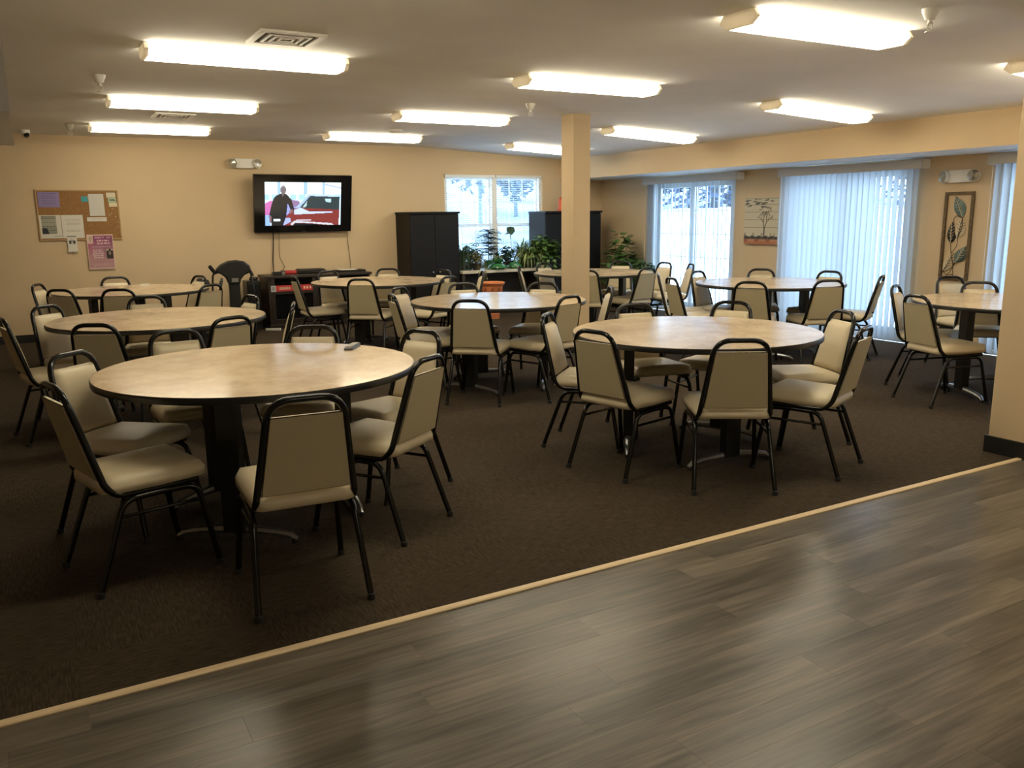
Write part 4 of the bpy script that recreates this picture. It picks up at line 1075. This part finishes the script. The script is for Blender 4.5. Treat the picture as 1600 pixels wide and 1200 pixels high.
# green glazed tiered planters
t = thing('tiered_planter', 'green glazed two tier planter with a striped plant on the shelf', 'planter', (6.262, 11.42, Z0))
MB().lathe([(.10, 0), (.105, .02), (.155, .03), (.15, .05), (.10, .085), (.06, .10)], 28).build('base_tier', 'green_glaze', t, True)
MB().lathe([(.05, .095), (.055, .105), (.085, .125), (.09, .165), (.08, .17), (.07, .16)], 24).build('bowl', 'green_glaze', t, True)
lf = MB(); r = random.Random(5)
for k in range(34):
    az = r.uniform(0, 2 * PI); blade(lf, (0, 0, .155), az, .11 * r.uniform(.5, 1.2), .075 * r.uniform(.6, 1.2), .010, r.uniform(1.2, 2.2), 5)
tag(lf.build('foliage', 'leaf_pale', t), None, None, None, 'stuff')
t = thing('glazed_planter', 'green glazed low planter right of the two tier one', 'planter', (6.582, 11.46, Z0))
MB().lathe([(.08, 0), (.085, .02), (.115, .03), (.11, .055), (.075, .095), (.05, .10), (.045, .09)], 26).build('base_tier', 'green_glaze', t, True)
MB().lathe([(.02, .09), (.02, .12), (.012, .135), (.001, .138)], 12).build('knob', 'green_glaze', t, True)
plant('twining_plant', 'dark twisting plant behind the low green planter', 6.56, 11.68, Z0, 'bushy', .06, .10, 'pot_dark', .17, .27, 150, .07, 'leaf_deep', 13)
# single tall leaf
t = thing('tall_leaf_plant', 'slender plant with one large leaf raised before the window', 'plant', (6.70, 11.80, Z0), 0, 'house plants by the window')
pot(t, .06, .11, 'pot_dark'); MB().tube([(0, 0, .1), (.02, 0, .35), (-.005, 0, .56)], .005, 6).build('stem', 'leaf_deep', t, True)
lf = MB(); heart(lf, (.0, -.01, .64), -1.9, -.9, .17); heart(lf, (-.01, 0, .56), -2.6, -.35, .12); lf.build('leaf', 'leaf_deep', t)
plant('spider_plant', 'large spider plant with long arching striped leaves on the shelf', 6.90, 11.52, Z0, 'blade', .10, .14, 'pot_dark', .32, .34, 300, .009, 'leaf_pale', 21)
plant('grassy_plant', 'upright green grassy plant behind the spider plant', 6.84, 11.66, Z0, 'blade', .07, .12, 'pot_dark', .26, .46, 170, .009, 'leaf_green', 22)
plant('trailing_pothos', 'leafy green pothos in dark pot trailing beside the column', 7.05, 11.42, Z0, 'bushy', .10, .13, 'black_plastic', .28, .40, 330, .095, 'leaf_green', 31, 14)
t = thing('plant_tray', 'pale shallow tray at the shelf end next to the column', 'tray', (7.02, 11.28, Z0), .1)
B(-.07, .07, -.045, .045, 0, .008).build('base', 'ledge_top', t)
for (a, b, c, d) in ((-.07, .07, -.045, -.038), (-.07, .07, .038, .045), (-.07, -.063, -.038, .038), (.063, .07, -.038, .038)): B(a, b, c, d, .008, .045).build('side', 'ledge_top', t)
# terracotta urn
t = thing('terracotta_urn', 'terracotta urn on a pedestal foot standing under the plant shelf', 'urn', (5.86, 10.86, 0))
MB().lathe([(.10, 0), (.10, .075), (.085, .08), (.06, .10), (.055, .16), (.075, .20), (.12, .26), (.145, .36), (.15, .46), (.15, .475)], 28).build('body', 'terracotta', t, True)
MB().lathe([(.15, .475), (.165, .49), (.185, .52), (.175, .535), (.15, .525), (.135, .50)], 28).build('rim', 'terracotta', t, True)
for k in range(9):
    a = 2 * PI * k / 9
    MB().tube([(math.cos(a + w_) * rr_, math.sin(a + w_) * rr_, z_) for (w_, rr_, z_) in ((0, .151, .46), (.12, .151, .40), (.0, .147, .36), (-.12, .151, .40), (0, .151, .46))], .006, 5).build('relief', 'terracotta_dark', t)
# plants in the corner by the open door
t = plant('corner_plant', 'tall leafy green plant in the corner right of the column', 8.22, 10.90, 0, 'bushy', .15, .30, 'pot_dark', .26, .98, 260, .13, 'leaf_green', 41)
t = plant('corner_bush', 'low bushy green plant before the far edge of the open blind', 8.22, 10.35, 0, 'bushy', .14, .42, 'pot_dark', .28, .42, 300, .085, 'leaf_green', 42)

# ------------------------------------------------------------------ outside
struct('ground_outside', MB().box(XR + T_, 60, -30, 60, -.3, -.08).box(-30, XR + T_, YW + T_, 60, -.3, -.08), 'snow')
hb = MB(); nx, ny = 40, 12; r = random.Random(9); idx = {}
for j in range(ny + 1):
    for i in range(nx + 1):
        x = -8 + 56 * i / nx; y = 21 + 22 * j / ny; z = -.1 + 4.2 * (j / ny) ** 1.1 + r.uniform(-.15, .15) * (j > 0) + .5 * math.sin(x * .35) * j / ny
        idx[i, j] = len(hb.v); hb.v.append((x, y, z))
for j in range(ny):
    for i in range(nx): hb.f.append((idx[i, j], idx[i + 1, j], idx[i + 1, j + 1], idx[i, j + 1]))
struct('hill_outside', hb, 'hill_ground', smooth=True)
bk = MB(); idx = {}
for j in range(25):
    for i in range(13):
        x = 13 + 27 * i / 12; y = -12 + 60 * j / 24; q = max(0, min(1, (x - 13.5) / 7)); z = -.12 + 1.75 * q * q * (3 - 2 * q) + (.12 * math.sin(y * .6 + x) if 0 < q else 0)
        idx[i, j] = len(bk.v); bk.v.append((x, y, z if y < 31 else z * max(0, (37 - y) / 6) - .14))
for j in range(24):
    for i in range(12): bk.f.append((idx[i, j], idx[i + 1, j], idx[i + 1, j + 1], idx[i, j + 1]))
struct('snow_bank', bk, 'snow', smooth=True)
def conifer(x, y, h, label, m='conifer', seed=1, z=-.1):
    r = random.Random(seed); t = thing('conifer_tree', label, 'tree', (x, y, z), 0, 'trees outside the windows')
    MB().tube([(0, 0, 0), (0, 0, h)], [h * .025, .02], 8).build('trunk', 'bark', t, True)
    lf = MB()
    for k in range(900):
        q = r.random() ** .8; zz = h * (.015 + .985 * q); R_ = h * .24 * (1 - q) + .12; az = r.uniform(0, 2 * PI); f = r.uniform(.35, 1)
        p = Vector((math.cos(az) * R_ * f, math.sin(az) * R_ * f, zz)); d = Vector((math.cos(az), math.sin(az), -.35)) * h * .055; sd = Vector((-math.sin(az), math.cos(az), r.uniform(-.3, .3))) * h * .028
        lf.quad(p - sd, p + d * .6 - sd * .6, p + d, p + sd)
    tag(lf.build('foliage', m, t), None, None, None, 'stuff')
for k, (x, y, h, lab) in enumerate(((21.0, 22.5, 6.0, 'dark conifer outside, through the leftmost strip of the open glass door'), (24.5, 27.6, 7.5, 'dark conifer outside, second from the left through the open glass door'),
        (25.2, 23.2, 6.2, 'dark conifer outside, middle one through the open glass door'), (30.0, 31.0, 8, 'tall dark conifer farthest outside through the open glass door'), (27.5, 19.2, 6.0, 'dark conifer outside, rightmost through the open glass door'), (30.5, 15.0, 6.5, 'dark conifer outside behind the closed vertical blind'))):
    conifer(x, y, h, lab, seed=50 + k, z=1.4)
def shrub(x, y, R_, h, label, seed, z):
    r = random.Random(seed); t = thing('bare_tree', label, 'tree', (x, y, z), 0, 'trees outside the windows')
    MB().tube([(0, 0, 0), (0, 0, h * .6)], [.09, .04], 8).build('trunk', 'bush_far', t, True)
    lf = MB()
    for k in range(700):
        a, b = r.uniform(0, 2 * PI), r.uniform(-1, 1); q = r.random() ** .4
        p = Vector((math.cos(a) * R_ * q * math.sqrt(1 - b * b), math.sin(a) * R_ * q * math.sqrt(1 - b * b), h * .62 + b * q * h * .42)); s = .16
        lf.quad(p, p + Vector((r.uniform(-s, s), r.uniform(-s, s), r.uniform(-s, s))), p + Vector((r.uniform(-s, s), r.uniform(-s, s), s)), p + Vector((s, 0, r.uniform(-s, s))))
    tag(lf.build('crown', 'bush_far', t), None, None, None, 'stuff')
shrub(14.4, 27.5, 2.3, 5.4, 'pale tree outside, in the upper left panes of the back window', 71, 1.1)
shrub(17.6, 30.5, 1.0, 3.4, 'small pale tree outside, right of the first in the back window', 72, 1.3)
for k, x in enumerate((20.6, 23.4, 26.2)):
    shrub(x, 31.0 + k * .4, 1.3, 2.6, ('low bush outside on the slope, left in the right window half', 'low bush outside on the slope, middle of the right window half', 'low bush outside on the slope, right in the right window half')[k], 80 + k, 1.8)
